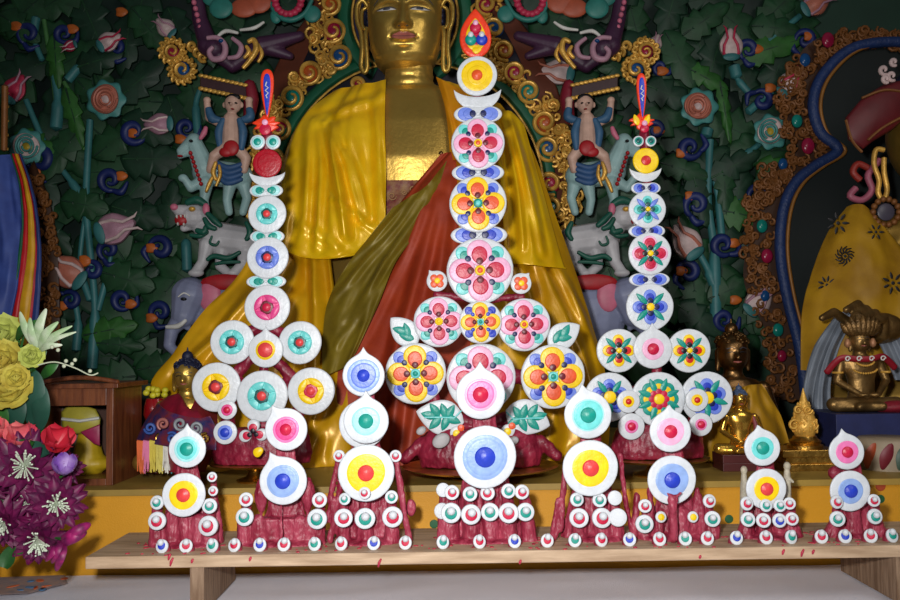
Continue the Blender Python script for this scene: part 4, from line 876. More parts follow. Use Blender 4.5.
def feat(x, b):
    ax = abs(x); h = 0
    if b < 14:
        t = max(0, min(1, (8-b)/26)); h += (3.2+10.5*t**1.2)*math.exp(-(ax/(3.0+2.2*t))**2.6)*(1 if b > -18 else math.exp(-((b+18)/2.3)**2))*(1 if b < 8 else max(0, (14-b)/6))
    h += 4.4*G(ax, 6, 2.5)*G(b, -16.2, 2.8)
    h += 2.8*math.exp(-((b-(8.5-((ax-15)/15)**2*5.5))/2.6)**2)*(1 if 2 < ax < 32 else 0)*min(1, (ax-2)/3 if ax > 2 else 0)
    h -= 4.4*G(ax, 16, 11)*G(b, 1.5, 5.5); h += 2.9*G(ax, 16.5, 8.5)*G(b, -.2, 3.1)
    h += 1.6*G(ax, 22, 9)*G(b, -16, 10)
    h -= .8*G(x, 0, 1.4)*G(b, -22, 2.0)
    lip = max(0, 1-(ax/12.5)**2)
    h += 3.6*lip**.7*G(b, -25.6-.1*ax+(1.1*G(ax, 3, 3)), 1.9); h += 3.8*lip**.7*G(b, -30.2+.05*ax, 2.1); h -= 1.2*G(ax, 0, 10.5)*G(b, -27.9, .8)
    h -= 1.6*G(ax, 13, 2)*G(b, -28, 2.5); h -= 1.5*G(x, 0, 9)*G(b, -35, 2.5); h += 3.2*G(x, 0, 9)*G(b, -44, 6)
    return h
def facept(x, b, lift=0):
    w_, d_ = ip(WT, b), ip(DTB, b); q = min(.98, abs(x)/w_); y = d_*(1-q**2.35)**(1/2.35)
    return HC+Vector((x*U, -(y+feat(x, b)+lift)*U, b*U))
mb = MB(); rs = []; N = 200
bs = [-57+126*i/220 for i in range(221)]
for b in bs:
    w_, d_ = ip(WT, b), ip(DTB, b); r = []
    for j in range(N):
        a = 2*PI*j/N; ca, sa = math.cos(a), math.sin(a); x = w_*math.copysign(abs(sa)**(2/2.35), sa); y = d_*math.copysign(abs(ca)**(2/2.35), ca)
        if ca > 0: y += feat(x, b)*min(1, ca*3)
        else: y *= 1.15
        r.append(HC+Vector((x*U, -y*U, b*U)))
    rs.append(r)
mb.rings(rs)
# ears with long lobes
for s_ in (-1, 1):
    def E(x, b, d=4): return HC+Vector((s_*x*U, -d*U, b*U))
    mb.tube(cat([E(37, 14, 2), E(43, 22, 4), E(49, 16, 4), E(49, 0, 5), E(45, -14, 6), E(44, -32, 8), E(45, -48, 8), E(42, -55, 8), E(39, -50, 9), E(39.5, -30, 9), E(40, -16, 8), E(39, -8, 6)], 6), 2.5*U, 8)
    mb.tube(cat([E(40, 14, 4), E(44, 10, 4), E(44, -4, 6), E(41, -10, 7)], 6), 2*U, 8)
# neck, throat rings, chest and shoulders
q = MB()
def CP(px, py, D): return P(px, py, D)
for i, (py, w_) in enumerate([(62, 25), (70, 25.5), (78, 26), (86, 27), (94, 30)]): q.ell(P(409, py, 2.46), (w_*U, 24*U, 8*U), seg=28)
torsoR = []
for py, w_, d_, y in ((88, 30, 20, 2.46), (97, 60, 30, 2.47), (110, 96, 38, 2.48), (130, 108, 46, 2.48), (165, 92, 47, 2.46), (200, 80, 44, 2.46), (240, 84, 46, 2.46), (300, 110, 60, 2.45), (340, 110, 60, 2.45)):
    c = P(410, py, y); torsoR.append([c+Vector((w_*U*math.cos(2*PI*j/48)*1.0, -d_*U*math.sin(2*PI*j/48), 0)) for j in range(48)])
q.rings(torsoR)
me = organic(q, 'tmp', GOLD, None, .006, 4)
mb.add([v.co+me.location for v in me.data.vertices], [list(p.vertices) for p in me.data.polygons]); bpy.data.objects.remove(me)
body_ = mb.build('body', GOLD, bud_)
# face details
def facetube(name, mm, pts, r, lift=.4, taper=True):
    m = MB(); c = cat([Vector((a, b, 0)) for a, b in pts], 6); n_ = len(c)
    m.tube([facept(v.x, v.y, lift) for v in c], [r*U*(1-.7*abs(2*i/(n_-1)-1)**2 if taper else 1) for i in range(n_)], 8); return m.build(name, mm, bud_)
EYW = mat('eye_white_paint', (196, 196, 200), .5); BRW = mat('brow_slate_paint', (54, 56, 66), .5); LIP = mat('lip_dusky_rose', (172, 98, 88), .4)
for s_ in (-1, 1):
    X = lambda pts: [(s_*a, b) for a, b in pts]
    m = MB(); up = [(7, -1.2), (11, 1.2), (16, 2.0), (21, 1.4), (26.5, .2)]; dn = [(7, -1.2), (11, -1.2), (16, -1.4), (21, -1.0), (26.5, .2)]
    cu = cat([Vector((a, b, 0)) for a, b in up], 5); cd = cat([Vector((a, b, 0)) for a, b in dn], 5); rr = []
    for a, b in zip(cu, cd): rr.append([facept(s_*a.x, a.y, .15), facept(s_*a.x, (a.y+b.y)/2, .7), facept(s_*b.x, b.y, .15), facept(s_*b.x, b.y, -.8), facept(s_*a.x, a.y, -.8)])
    m.rings(rr); m.build('eye', EYW, bud_)
    facetube('eyelid_line', BRW, X([(6, -1.2), (11, 1.8), (16, 2.6), (21, 2.0), (28, .6)]), .55); facetube('pupil', BRW, X([(13, .1), (16.5, .5), (20, .1)]), 1.5, .3)
    facetube('eyebrow', BRW, X([(3.5, 6.5), (8, 12), (15, 14.8), (22, 13), (30, 6.5)]), .8, .2)
    facetube('nostril', BRW, X([(3, -19.6), (5.2, -19.4)]), .7, -.3)
m = MB()
for top in (0, 1):
    rr = []
    for i in range(29):
        x = -12+24*i/28; k = max(0, 1-(x/12.4)**2)**.6; c = -28+.02*abs(x)
        if top: e1, e2 = c, c+(3.1+.7*G(abs(x), 3.2, 2.2)-.5*G(x, 0, 1.2))*k
        else: e1, e2 = c-3.6*k, c
        rr.append([facept(x, e1, .12), facept(x, e1*.65+e2*.35, .45), facept(x, e1*.35+e2*.65, .45), facept(x, e2, .12), facept(x, (e1+e2)/2, -1.5)])
    m.rings(rr)
m.build('lips', LIP, bud_)
facetube('mouth_line', mat('mouth_shadow_paint', (90, 40, 36), .5), [(-12.5, -27.4), (-5, -28.1), (0, -27.8), (5, -28.1), (12.5, -27.4)], .4, .35)
m = MB(); m.ell(facept(.2, 19.5, .5), (2.2*U, 1.4*U, 2.2*U)); m.build('forehead_mark', BRW, bud_)
HAIR = mat('hair_dark_blue', (16, 22, 52), .6)
m = MB(); 
for i in range(14):
    for j in range(44):
        b = 32+i*2.9; a = PI*(-.62)+2*PI*.62*j/43 if b < 44 else 2*PI*j/44; w_, d_ = ip(WT, b), ip(DTB, b)
        if b < 40 and abs(math.sin(a)) < .62 and math.cos(a) > 0: continue
        m.ell(HC+Vector((w_*1.05*math.sin(a)*U, -d_*1.05*math.cos(a)*U, b*U)), 3*U, seg=6)
for b in (0, 6, 12, 18, 24, 30):
    for s_ in (-1, 1):
        for d in (0, -8, -16, -24): m.ell(HC+Vector((s_*37.5*U, -d*U*-1*-1, b*U)), 3.6*U, seg=6)
m.ell(HC+Vector((0, 0, 72*U)), (18*U, 18*U, 16*U)); m.build('hair', HAIR, bud_)
m = MB(); nb = P(430, 144, 2.46-.123); fr = Fr(P(441, 153, 2.34), U); m.pill(fr, circ(0, 0, 2.3, 16), -8, 0, .8); m.build('chest_stud', BRONZE, bud_)

# cloths
def satin(name, c, c2, rough=.34, sc=14):
    m = mat(name, c, rough, .14, rgb2=c2, scale=sc, bump=.25, bscale=40, spec=.6)
    return m
YS = satin('yellow_satin', (232, 178, 8), (246, 200, 18), .32); YD = satin('mustard_satin', (200, 146, 8), (216, 164, 14), .36); OL = satin('olive_gold_cloth', (138, 118, 26), (112, 94, 18), .5); RU = satin('rust_orange_cloth', (172, 58, 16), (150, 44, 12), .6)
BRO = mat('maroon_brocade', (110, 26, 38), .5, rgb2=(150, 110, 70), scale=45, bump=.3)
def drape(name, mm, rows, par, folds, NU=110, NV=90, th=.003, creases=(), warp=.15, seed=1):
    CW = [(P(a, b, 2.28), P(c, d, 2.28), am, w*.0026) for a, b, c, d, am, w in creases]
    K = len(rows[0]); cols = [cat([P(*r[k]) for r in rows], 16) for k in range(K)]; NVV = len(cols[0])
    grid = []
    for j in range(NVV):
        row = cat([c[j] for c in cols], max(4, NU//(K-1))); n_ = len(row); v = j/(NVV-1); o = []
        for i, p in enumerate(row):
            u = i/(n_-1); d = 0
            for (fq, amp, ph, dr) in folds:
                s_ = math.sin(2*PI*(fq*(u+warp*noise.noise(Vector((v*2.2, seed, fq))))+ph+dr*v)); m_ = 1
                if fq > 4: m_ = max(0, .35+1.6*noise.noise(Vector((u*2.3, v*2.0, seed+fq))))
                d += amp*(s_+.25*math.sin(2*PI*(2*fq*u+ph*3+2*dr*v)))*m_*(.5+.5*min(1, v*3))
            d += .008*noise.noise(Vector((p.x*12, p.z*7, seed*3.1)))+.003*noise.noise(Vector((p.x*34, p.z*22, seed)))
            for A_, B_, am, w_ in CW:
                ex, ez = B_.x-A_.x, B_.z-A_.z; t_ = ((p.x-A_.x)*ex+(p.z-A_.z)*ez)/(ex*ex+ez*ez); tc = min(1, max(0, t_)); bow_ = .006*math.sin(PI*tc)
                ds = math.hypot(p.x-A_.x-ex*tc-bow_, p.z-A_.z-ez*tc)/w_; d += am*(math.exp(-ds*ds)-.45*math.exp(-((ds-1.9)/.8)**2))*(.25+.75*math.sin(PI*(.12+.76*tc)))
            p = p+Vector((0, -d, 0)); p.z = max(p.z, ZS+.001); o.append(p)
        grid.append(o)
    n_ = len(grid[0]); mb = MB(); vs = [p for r in grid for p in r]; NN = len(vs); vs += [p+Vector((0, th, 0)) for p in vs]; fs = []
    for j in range(NVV-1):
        for i in range(n_-1): a = j*n_+i; fs += [(a, a+1, a+n_+1, a+n_), (NN+a, NN+a+n_, NN+a+n_+1, NN+a+1)]
    for j in range(NVV-1):
        for i in (0, n_-1): a = j*n_+i; fs.append((a, a+n_, NN+a+n_, NN+a))
    for i in range(n_-1):
        for j in (0, NVV-1): a = j*n_+i; fs.append((a, a+1, NN+a+1, NN+a))
    mb.add(vs, fs); return mb.build(name, mm, par)
drape('brocade_undergarment', BRO, [[(378, 181, 2.345), (400, 180, 2.335), (425, 180, 2.335), (450, 178, 2.345)], [(375, 225, 2.33), (400, 225, 2.32), (425, 225, 2.32), (455, 225, 2.34)], [(370, 290, 2.3), (400, 290, 2.29), (430, 290, 2.29), (460, 290, 2.3)]], bud_, [(2, .003, 0, 0)])
for q_ in ((392, 196, 4.5), (404, 192, 3), (413, 189, 4), (384, 206, 3), (402, 203, 3.5)):
    mb = MB(); spiral(mb, q_[0], q_[1], q_[2], 0, 1.4, 2.322, .6, 1, 16); mb.build('woven_motif', mat('brocade_gold_thread', (170, 130, 90), .5), bud_)
drape('rust_cloth', RU, [[(440, 155, 2.33), (448, 152, 2.33), (456, 152, 2.33), (475, 150, 2.34)], [(386, 222, 2.29), (408, 205, 2.27), (440, 195, 2.27), (480, 195, 2.3)], [(350, 290, 2.22), (400, 285, 2.2), (440, 285, 2.2), (490, 285, 2.22)], [(338, 370, 2.14), (390, 365, 2.12), (440, 365, 2.12), (495, 370, 2.14)], [(338, 420, 2.1), (390, 420, 2.09), (445, 420, 2.09), (495, 420, 2.1)], [(338, 467, 2.095), (390, 467, 2.085), (445, 467, 2.085), (495, 467, 2.095)]], bud_, [(2, .008, .1, .4)], creases=[(440, 200, 372, 430, .012, 5), (452, 180, 412, 440, .012, 5), (425, 210, 350, 370, .008, 4), (400, 330, 395, 460, .01, 5)])
drape('olive_cloth', OL, [[(392, 208, 2.262), (410, 196, 2.258), (428, 184, 2.262), (447, 160, 2.30)], [(352, 258, 2.235), (376, 244, 2.225), (400, 232, 2.225), (428, 215, 2.26)], [(328, 300, 2.20), (352, 290, 2.19), (374, 280, 2.185), (396, 262, 2.20)], [(322, 345, 2.15), (342, 338, 2.145), (362, 326, 2.14), (378, 305, 2.155)], [(322, 378, 2.11), (334, 372, 2.105), (346, 366, 2.10), (356, 352, 2.115)]], bud_, [(2.2, .005, .6, .2)], seed=4, creases=[(426, 192, 338, 300, .009, 3), (434, 188, 352, 322, .009, 3), (440, 180, 366, 318, .008, 3), (415, 200, 332, 280, .008, 3), (388, 262, 345, 345, .008, 3)])
drape('yellow_cape', YS, [[(334, 91, 2.44), (350, 86, 2.41), (368, 83, 2.39), (386, 80, 2.375)], [(303, 118, 2.41), (328, 120, 2.35), (356, 120, 2.325), (385, 120, 2.33)], [(285, 160, 2.38), (318, 163, 2.30), (352, 165, 2.28), (386, 163, 2.305)], [(278, 205, 2.33), (315, 212, 2.26), (352, 215, 2.25), (386, 207, 2.28)], [(276, 238, 2.31), (304, 250, 2.25), (350, 246, 2.24), (385, 226, 2.27)], [(276, 243, 2.31), (302, 257, 2.25), (352, 256, 2.24), (383, 230, 2.27)]], bud_, [(2.2, .010, .15, -.45), (5.2, .004, .4, -.8)], seed=2, warp=.3, NU=150, creases=[(306, 112, 300, 250, .012, 6), (316, 116, 318, 248, .014, 4), (322, 116, 348, 238, .018, 4), (328, 118, 362, 222, .012, 3), (345, 150, 368, 218, .010, 3), (312, 112, 378, 88, .012, 5), (372, 95, 378, 225, .008, 4), (340, 170, 350, 245, .010, 4), (300, 225, 340, 250, .008, 4), (332, 200, 376, 232, .010, 3), (292, 160, 284, 245, .010, 5)])
drape('gold_drape', YD, [[(284, 185, 2.40), (296, 188, 2.36), (312, 195, 2.33), (330, 215, 2.31)], [(242, 270, 2.33), (272, 262, 2.28), (305, 256, 2.27), (330, 252, 2.27)], [(205, 310, 2.27), (250, 306, 2.21), (300, 306, 2.21), (337, 306, 2.22)], [(176, 352, 2.22), (235, 355, 2.14), (292, 358, 2.14), (345, 358, 2.16)], [(152, 388, 2.2), (225, 405, 2.10), (288, 408, 2.10), (349, 408, 2.12)], [(148, 467, 2.2), (222, 467, 2.085), (288, 467, 2.08), (352, 467, 2.09)]], bud_, [(2, .012, .3, .25), (5.5, .006, .1, .5)], seed=6, warp=.25, creases=[(330, 262, 344, 400, .010, 3), (316, 262, 326, 460, .014, 5), (300, 268, 246, 400, .016, 6), (286, 258, 196, 372, .014, 5), (268, 272, 176, 400, .010, 5), (304, 300, 300, 465, .012, 5), (296, 200, 318, 300, .01, 4), (336, 420, 305, 465, .012, 5), (342, 380, 320, 420, .01, 4), (250, 360, 215, 465, .012, 6), (210, 340, 165, 460, .012, 6)])
drape('mustard_robe', YD, [[(440, 80, 2.42), (458, 84, 2.42), (478, 92, 2.42), (500, 104, 2.45)], [(452, 130, 2.35), (478, 130, 2.33), (508, 130, 2.35), (532, 150, 2.41)], [(456, 180, 2.31), (490, 180, 2.28), (525, 188, 2.30), (556, 218, 2.38)], [(460, 250, 2.24), (500, 252, 2.22), (545, 262, 2.24), (582, 292, 2.33)], [(462, 330, 2.17), (505, 332, 2.15), (558, 338, 2.17), (604, 362, 2.27)], [(462, 400, 2.1), (510, 400, 2.1), (565, 402, 2.12), (610, 412, 2.2)], [(462, 467, 2.09), (510, 467, 2.085), (565, 467, 2.085), (606, 465, 2.18)]], bud_, [(2, .012, .2, .25), (5, .006, .1, .4)], seed=8, warp=.25, creases=[(505, 120, 528, 250, .014, 4), (513, 116, 548, 250, .012, 4), (497, 105, 506, 260, .012, 4), (540, 266, 588, 390, .014, 5), (556, 266, 602, 366, .012, 4), (520, 268, 556, 430, .014, 5), (575, 330, 590, 460, .012, 5), (540, 350, 545, 465, .014, 6), (505, 280, 515, 460, .012, 6)])
drape('yellow_scarf', YS, [[(490, 112, 2.37), (500, 112, 2.35), (512, 112, 2.35), (524, 125, 2.38)], [(500, 180, 2.27), (515, 180, 2.25), (530, 185, 2.26), (545, 200, 2.32)], [(505, 255, 2.2), (522, 256, 2.19), (542, 258, 2.2), (562, 262, 2.26)], [(506, 262, 2.2), (524, 263, 2.19), (545, 265, 2.2), (566, 268, 2.26)]], bud_, [(2, .006, .3, .1)], seed=9, creases=[(505, 120, 520, 250, .012, 3), (513, 122, 540, 255, .012, 3.5)])
drape('robe_collar', satin('orange_gold_satin', (216, 138, 12), (232, 160, 20)), [[(436, 77, 2.40), (444, 81, 2.37), (454, 86, 2.37), (466, 92, 2.40)], [(444, 104, 2.36), (450, 106, 2.335), (460, 110, 2.335), (472, 115, 2.36)], [(448, 130, 2.34), (455, 132, 2.32), (464, 134, 2.32), (476, 136, 2.34)], [(450, 160, 2.33), (458, 160, 2.305), (468, 160, 2.305), (480, 160, 2.32)]], bud_, [(1.5, .004, .1, .1)], NU=40, creases=[(440, 84, 458, 160, .006, 2)])
q = MB(); c = P(405, 467, 2.42); q.ell((c.x, 2.42, ZS+.07), (.52, .24, .12), seg=32); q.ell((c.x-.3, 2.36, ZS+.14), (.22, .2, .14), seg=24); q.ell((c.x+.3, 2.36, ZS+.14), (.22, .2, .14), seg=24)
organic(q, 'crossed_legs', RU, bud_, .012, 3, zmin=ZS)

# ------------------------------------------------------------------ blue arch and the second throne at the right
ap = [(965, 62), (925, 46), (885, 42), (849, 50), (822, 76), (813, 104), (820, 132), (838, 150), (815, 166), (796, 182), (784, 207), (780, 247), (786, 292), (800, 350), (806, 400)]
ar = thing('blue_arch', 'double curved blue and gold arch framing the dark niche at the right', 'arch', (P(870, 470, 2.78).x, 2.8, ZS))
ac = cat([Vector((a, b, 0)) for a, b in ap], 6)
def strip(poly_l, poly_r, D, th, name, mm, par):
    mb = MB(); rs = [[P(a.x, a.y, D), P(b.x, b.y, D), P(b.x, b.y, D+th), P(a.x, a.y, D+th)] for a, b in zip(poly_l, poly_r)]
    mb.rings(rs); return mb.build(name, mm, par)
strip([v+Vector((0, 0, 0)) for v in ac], [Vector((1010, v.y, 0)) for v in ac], 2.86, .02, 'niche_field', mat('niche_black_green', (12, 24, 24), .7, scale=4), ar)
strip([Vector((v.x-34-6*math.sin(v.y*.05), v.y-12*max(0, 1-v.y/160), 0)) for v in ac], [v+Vector((3, 0, 0)) for v in ac], 2.88, .02, 'gold_brown_frame', mat('frame_brown', (64, 36, 18), .55, scale=25), ar)
mb = MB(); mb.tube([P(v.x, v.y, 2.84) for v in ac], 5.5*2.84/900, 10); mb.build('blue_moulding', mat('moulding_blue', (30, 54, 104), .5, scale=50, bump=.8), ar)
mb = MB(); mb.tube([P(v.x+7.5, v.y+1, 2.835) for v in ac], 2*2.84/900, 8); mb.build('gold_moulding', mat('moulding_gold', (150, 100, 40), .5, .2), ar)
FIL = mat('dull_gold_filigree', (126, 78, 34), .55, .2, scale=40)
random.seed(21); mb = MB(); mb2 = MB(); jl = [(828, 40, 8, JR), (805, 60, 7, JB), (797, 121, 7, JT), (808, 146, 8.5, JR), (783, 164, 6, JB), (762, 226, 7, JT), (767, 256, 7.5, JR), (765, 296, 6, JB), (778, 330, 7, JT), (782, 356, 6, JR)]
for v in ac[::1]:
    for k in range(5):
        x = v.x-9-random.random()*28; y = v.y+random.uniform(-8, 8)-4
        if all((x-a)**2+(y-b)**2 > (r+2)**2 for a, b, r, _ in jl): spiral(mb, x, y, random.uniform(3.5, 6), random.random()*6, 1.1, 2.855-random.random()*.01, 1.4, random.choice((-1, 1)), 9)
mb.build('filigree', FIL, ar)
for a, b, r, mm in jl: mb = MB(); mb.pill(PF(2.85), circ(a, b, r*.8, 18, r), -6, 3, 2); mb.build('stone', mm, ar)

rs_ = thing('robed_statue', 'large gold faced statue in mustard robe with dark printed motifs, cut by right edge', 'statue', (P(930, 470, 2.5).x, 2.5, ZS))
k = 2.5/900; q = MB()
q.ell(P(932, 135, 2.5), (44*k, 40*k, 56*k), seg=28); q.cap(P(930, 170, 2.52), P(930, 230, 2.52), 22*k, 30*k); q.cap(P(880, 236, 2.5), P(980, 236, 2.5), 22*k, 22*k); q.ell(P(930, 290, 2.5), (62*k, 38*k, 90*k)); q.ell((P(930, 440, 2.5).x, 2.5, ZS+.12), (.34, .2, .13))
q.cap(P(930, 132, 2.375), P(930, 150, 2.362), 4*k, 7*k); q.ell(P(930, 168, 2.385), (12*k, 5*k, 4*k)); q.ell(P(930, 184, 2.41), (14*k, 9*k, 8*k))
organic(q, 'body', mat('dim_gold', (150, 118, 50), .4, .7, scale=10), rs_, .008, 3, zmin=ZS)
for s_ in (-1, 1):
    mb = MB(); mb.tube([P(930+s_*8, 134, 2.378), P(930+s_*16, 131, 2.384), P(930+s_*25, 134, 2.402)], 1.4*k, 6); mb.build('eye', EYW, rs_)
    mb = MB(); mb.tube([P(930+s_*6, 124, 2.38), P(930+s_*16, 118, 2.386), P(930+s_*28, 124, 2.41)], 1*k, 6); mb.build('eyebrow', BRW, rs_)
mb = MB(); mb.tube([P(919, 167, 2.384), P(930, 168, 2.374), P(941, 167, 2.384)], [1.5*k, 2.6*k, 1.5*k], 6); mb.build('lips', LIP, rs_)
mb = MB(); mb.ell(P(932, 98, 2.52), (46*k, 42*k, 34*k), seg=24); mb.ell(P(932, 62, 2.52), (20*k, 20*k, 20*k)); mb.build('hair', HAIR, rs_)
mb = MB(); mb.tube(cat([P(a, b, 2.42) for a, b in ((884, 150), (876, 150), (874, 164), (879, 180), (878, 192), (883, 200), (887, 190), (884, 172), (884, 158))], 5), 2.6*k, 8); mb.build('ear', GOLDP, rs_)
mb = MB(); mb.pill(PF(2.44), [(845, 118), (862, 98), (884, 84), (912, 78), (912, 112), (892, 130), (872, 142), (862, 150), (848, 140)], -14, 4, 4); mb.build('headdress', mat('dark_red_headdress', (96, 22, 28), .5, scale=20), rs_)
mb = MB()
for p_ in (((846, 120), (852, 140), (862, 152)), ((862, 98), (884, 90), (905, 92)), ((868, 140), (882, 128), (900, 118))): mb.tube(cat([P(a, b, 2.425) for a, b in p_], 5), 1.4*k, 6)
mb.build('headdress_trim', FIL, rs_)
mb = MB()
for cx_, cy_, r in ((884, 70, 5), (892, 76, 5), (886, 79, 4), (894, 62, 4)): spiral(mb, cx_, cy_, r, 1, 1, 2.42, 1.8, 1, 14)
mb.build('white_cloud_ornament', CREAM, rs_)
for pts, mm in ((((880, 160), (868, 175), (872, 190), (862, 200), (850, 196), (856, 188)), mat('ribbon_dusty_pink', (160, 84, 104), .5)), (((868, 168), (858, 164), (853, 172), (860, 180)), mat('ribbon_red', (140, 40, 30), .5))):
    mb = MB(); mb.tube(cat([P(a, b, 2.44) for a, b in pts], 5), 3.4*k, 8); mb.build('ribbon', mm, rs_)
mb = MB(); 
for i in range(14): a = 2*PI*i/14; mb.ell(P(886+13*math.cos(a), 212+13*math.sin(a), 2.4), 3.1*k, seg=8)
er = mb.build('earring', FIL, rs_); mb = MB(); mb.pill(PF(2.41), circ(886, 212, 9, 20), -3, 2, 1); mb.build('earring_stone', mat('dim_stone', (74, 70, 84), .4), er)
RO = mat('mustard_robe_cloth', (176, 132, 16), .55, rgb2=(150, 108, 12), scale=12, bump=.2)
rb = drape('robe', RO, [[(846, 207, 2.45), (856, 204, 2.42), (868, 208, 2.41), (880, 222, 2.41)], [(828, 232, 2.42), (850, 232, 2.36), (880, 240, 2.35), (912, 262, 2.36)], [(812, 272, 2.38), (845, 274, 2.31), (890, 280, 2.3), (940, 290, 2.32)], [(802, 312, 2.35), (840, 315, 2.27), (890, 318, 2.27), (960, 320, 2.29)], [(800, 370, 2.32), (840, 372, 2.24), (890, 372, 2.24), (960, 372, 2.26)]], rs_, [(2.2, .006, .1, .2)], seed=12)
def motif(cx_, cy_, r, n, D, kind):
    mb = MB(); f_ = PF(D)
    for i in range(n):
        a = 2*PI*i/n
        if kind == 0: mb.tube([f_.pt(cx_+r*.3*math.cos(a), cy_+r*.3*math.sin(a), 0), f_.pt(cx_+r*.7*math.cos(a+.25), cy_+r*.7*math.sin(a+.25), .2), f_.pt(cx_+r*math.cos(a+.7), cy_+r*math.sin(a+.7), 0)], [.8*f_.u, 1*f_.u, .5*f_.u], 6)
        else: mb.pill(f_, leafo(cx_+r*.65*math.cos(a), cy_+r*.65*math.sin(a), r*.34, r*.12, a, 12), -.6, .4, .1)
    mb.pill(f_, circ(cx_, cy_, r*.16, 10), -.4, .5, 0); mb.build('printed_motif', INK, rb)
motif(845, 256, 10, 12, 2.325, 0); motif(838, 223, 12, 7, 2.362, 1); motif(827, 285, 10, 9, 2.325, 1); motif(876, 232, 9, 6, 2.342, 1); motif(893, 283, 12, 7, 2.288, 1)
q = MB()
for i, (a, b, c, d) in enumerate(((845, 318, 862, 300), (852, 322, 870, 305), (860, 326, 879, 309), (869, 330, 888, 314), (842, 322, 838, 308))): q.cap(P(a+14, b+6, 2.2), P(c-4, d+4, 2.18), 5*k, 4*k); q.cap(P(c-4, d+4, 2.18), P(c-16, d+10, 2.15), 4*k, 3*k)
q.ell(P(880, 328, 2.22), (22*k, 12*k, 14*k)); organic(q, 'hand', mat('dull_brass', (136, 106, 62), .42, .8, scale=30, var=.35, bump=.4), rs_, .0035, 2)

# ------------------------------------------------------------------ statues on the step
def seated(root, px, base, top, D, mm, face=True, hairm=None, depth=1.0, cone=False, vox=.0028):
    H = (base-top)*D/900; c = P(px, base, D); X = c.x; q = MB()
    def pt(x, y, z): return Vector((X+x*H, D-y*H*depth, c.z+z*H))
    q.ell(pt(0, .02, .08), (.3*H, .17*H, .085*H)); q.cap(pt(-.05, .12, .09), pt(-.33, .08, .09), .07*H, .075*H); q.cap(pt(.05, .12, .09), pt(.33, .08, .09), .07*H, .075*H); q.cap(pt(-.3, .1, .07), pt(.12, .22, .07), .06*H, .045*H); q.cap(pt(.3, .1, .07), pt(-.12, .22, .07), .06*H, .045*H)
    rs = []
    for z, w_, d_ in ((.05, .17, .12), (.2, .135, .1), (.34, .14, .1), (.46, .18, .11), (.54, .2, .1), (.58, .15, .085), (.6, .07, .065), (.66, .058, .056)): rs.append([pt(w_*math.cos(2*PI*j/24), -d_*math.sin(2*PI*j/24), z) for j in range(24)])
    q.rings(rs)
    for s_ in (-1, 1):
        q.cap(pt(s_*.2, 0, .52), pt(s_*.26, .02, .33), .05*H, .042*H); q.cap(pt(s_*.26, .02, .33), pt(s_*.1, .18, .2), .04*H, .03*H); q.ell(pt(s_*.06, .2, .19), (.06*H, .04*H, .025*H))
        q.cap(pt(s_*.1, .0, .77), pt(s_*.102, 0, .645), .02*H, .016*H)
    q.ell(pt(0, .01, .745), (.098*H, .1*H, .12*H), seg=24); q.cap(pt(0, .1, .765), pt(0, .124, .727), .012*H, .02*H); q.ell(pt(0, .01, .79), (.1*H, .102*H, .085*H))
    o = organic(q, 'body', mm, root, vox, 1)
    if face:
        for s_ in (-1, 1):
            mb = MB(); mb.tube([pt(s_*.018, .108, .763), pt(s_*.038, .108, .766), pt(s_*.06, .094, .76)], .0035*H, 6); mb.build('eye', INK, root)
            mb = MB(); mb.tube([pt(s_*.014, .112, .783), pt(s_*.036, .11, .795), pt(s_*.066, .092, .785)], .0025*H, 6); mb.build('eyebrow', BRW, root)
        mb = MB(); mb.tube([pt(-.026, .104, .7), pt(0, .116, .698), pt(.026, .104, .7)], [.004*H, .007*H, .004*H], 6); mb.build('lips', LIP, root)
    if hairm:
        mb = MB(); random.seed(4)
        mb.ell(pt(0, -.015, .82), (.107*H, .104*H, .075*H), seg=20); mb.ell(pt(0, -.01, .915), (.045*H, .045*H, .045*H))
        for i in range(90):
            a = random.uniform(0, 2*PI); e = random.uniform(.05, 1.4); mb.ell(pt(.106*math.cos(a)*math.cos(e), .01-.104*math.sin(a)*math.cos(e)-.02, .82+.08*math.sin(e)), .012*H, seg=6)
        mb.cap(pt(0, -.01, .95), pt(0, -.01, .985), .012*H, .004*H); mb.build('hair', hairm, root)
    return pt, H
r_ = thing('robed_buddha_statuette', 'small gold seated statuette in red and navy brocade, left of the shrine tormas', 'statuette', (P(187, 473, 1.97).x, 1.97, ZS))
pt, H = seated(r_, 187, 472, 347, 1.97, GOLD, hairm=HAIR)
BRR = mat('red_brocade', (150, 22, 48), .5, rgb2=(120, 14, 40), scale=40); BRN = mat('navy_brocade', (30, 38, 92), .5, rgb2=(116, 40, 52), scale=50, bump=.3)
drape('robe', BRR, [[(178, 393, 1.94), (182, 398, 1.90), (190, 409, 1.88), (197, 393, 1.94)], [(160, 402, 1.96), (178, 410, 1.87), (198, 414, 1.86), (214, 404, 1.96)], [(150, 430, 1.95), (175, 440, 1.80+.03), (200, 440, 1.83), (218, 430, 1.95)], [(142, 471, 1.95), (172, 472, 1.85), (196, 472, 1.9), (216, 471, 1.96)]], r_, [(3, .003, 0, 0)], NU=60)
ap_ = drape('brocade_panel', BRN, [[(158, 403, 1.93), (170, 412, 1.86), (196, 418, 1.845), (210, 416, 1.86)], [(146, 420, 1.92), (170, 428, 1.84), (195, 432, 1.82), (216, 430, 1.85)], [(136, 440, 1.92), (165, 446, 1.835), (192, 450, 1.815), (216, 450, 1.85)]], r_, [(2, .003, 0, 0)], NU=60)
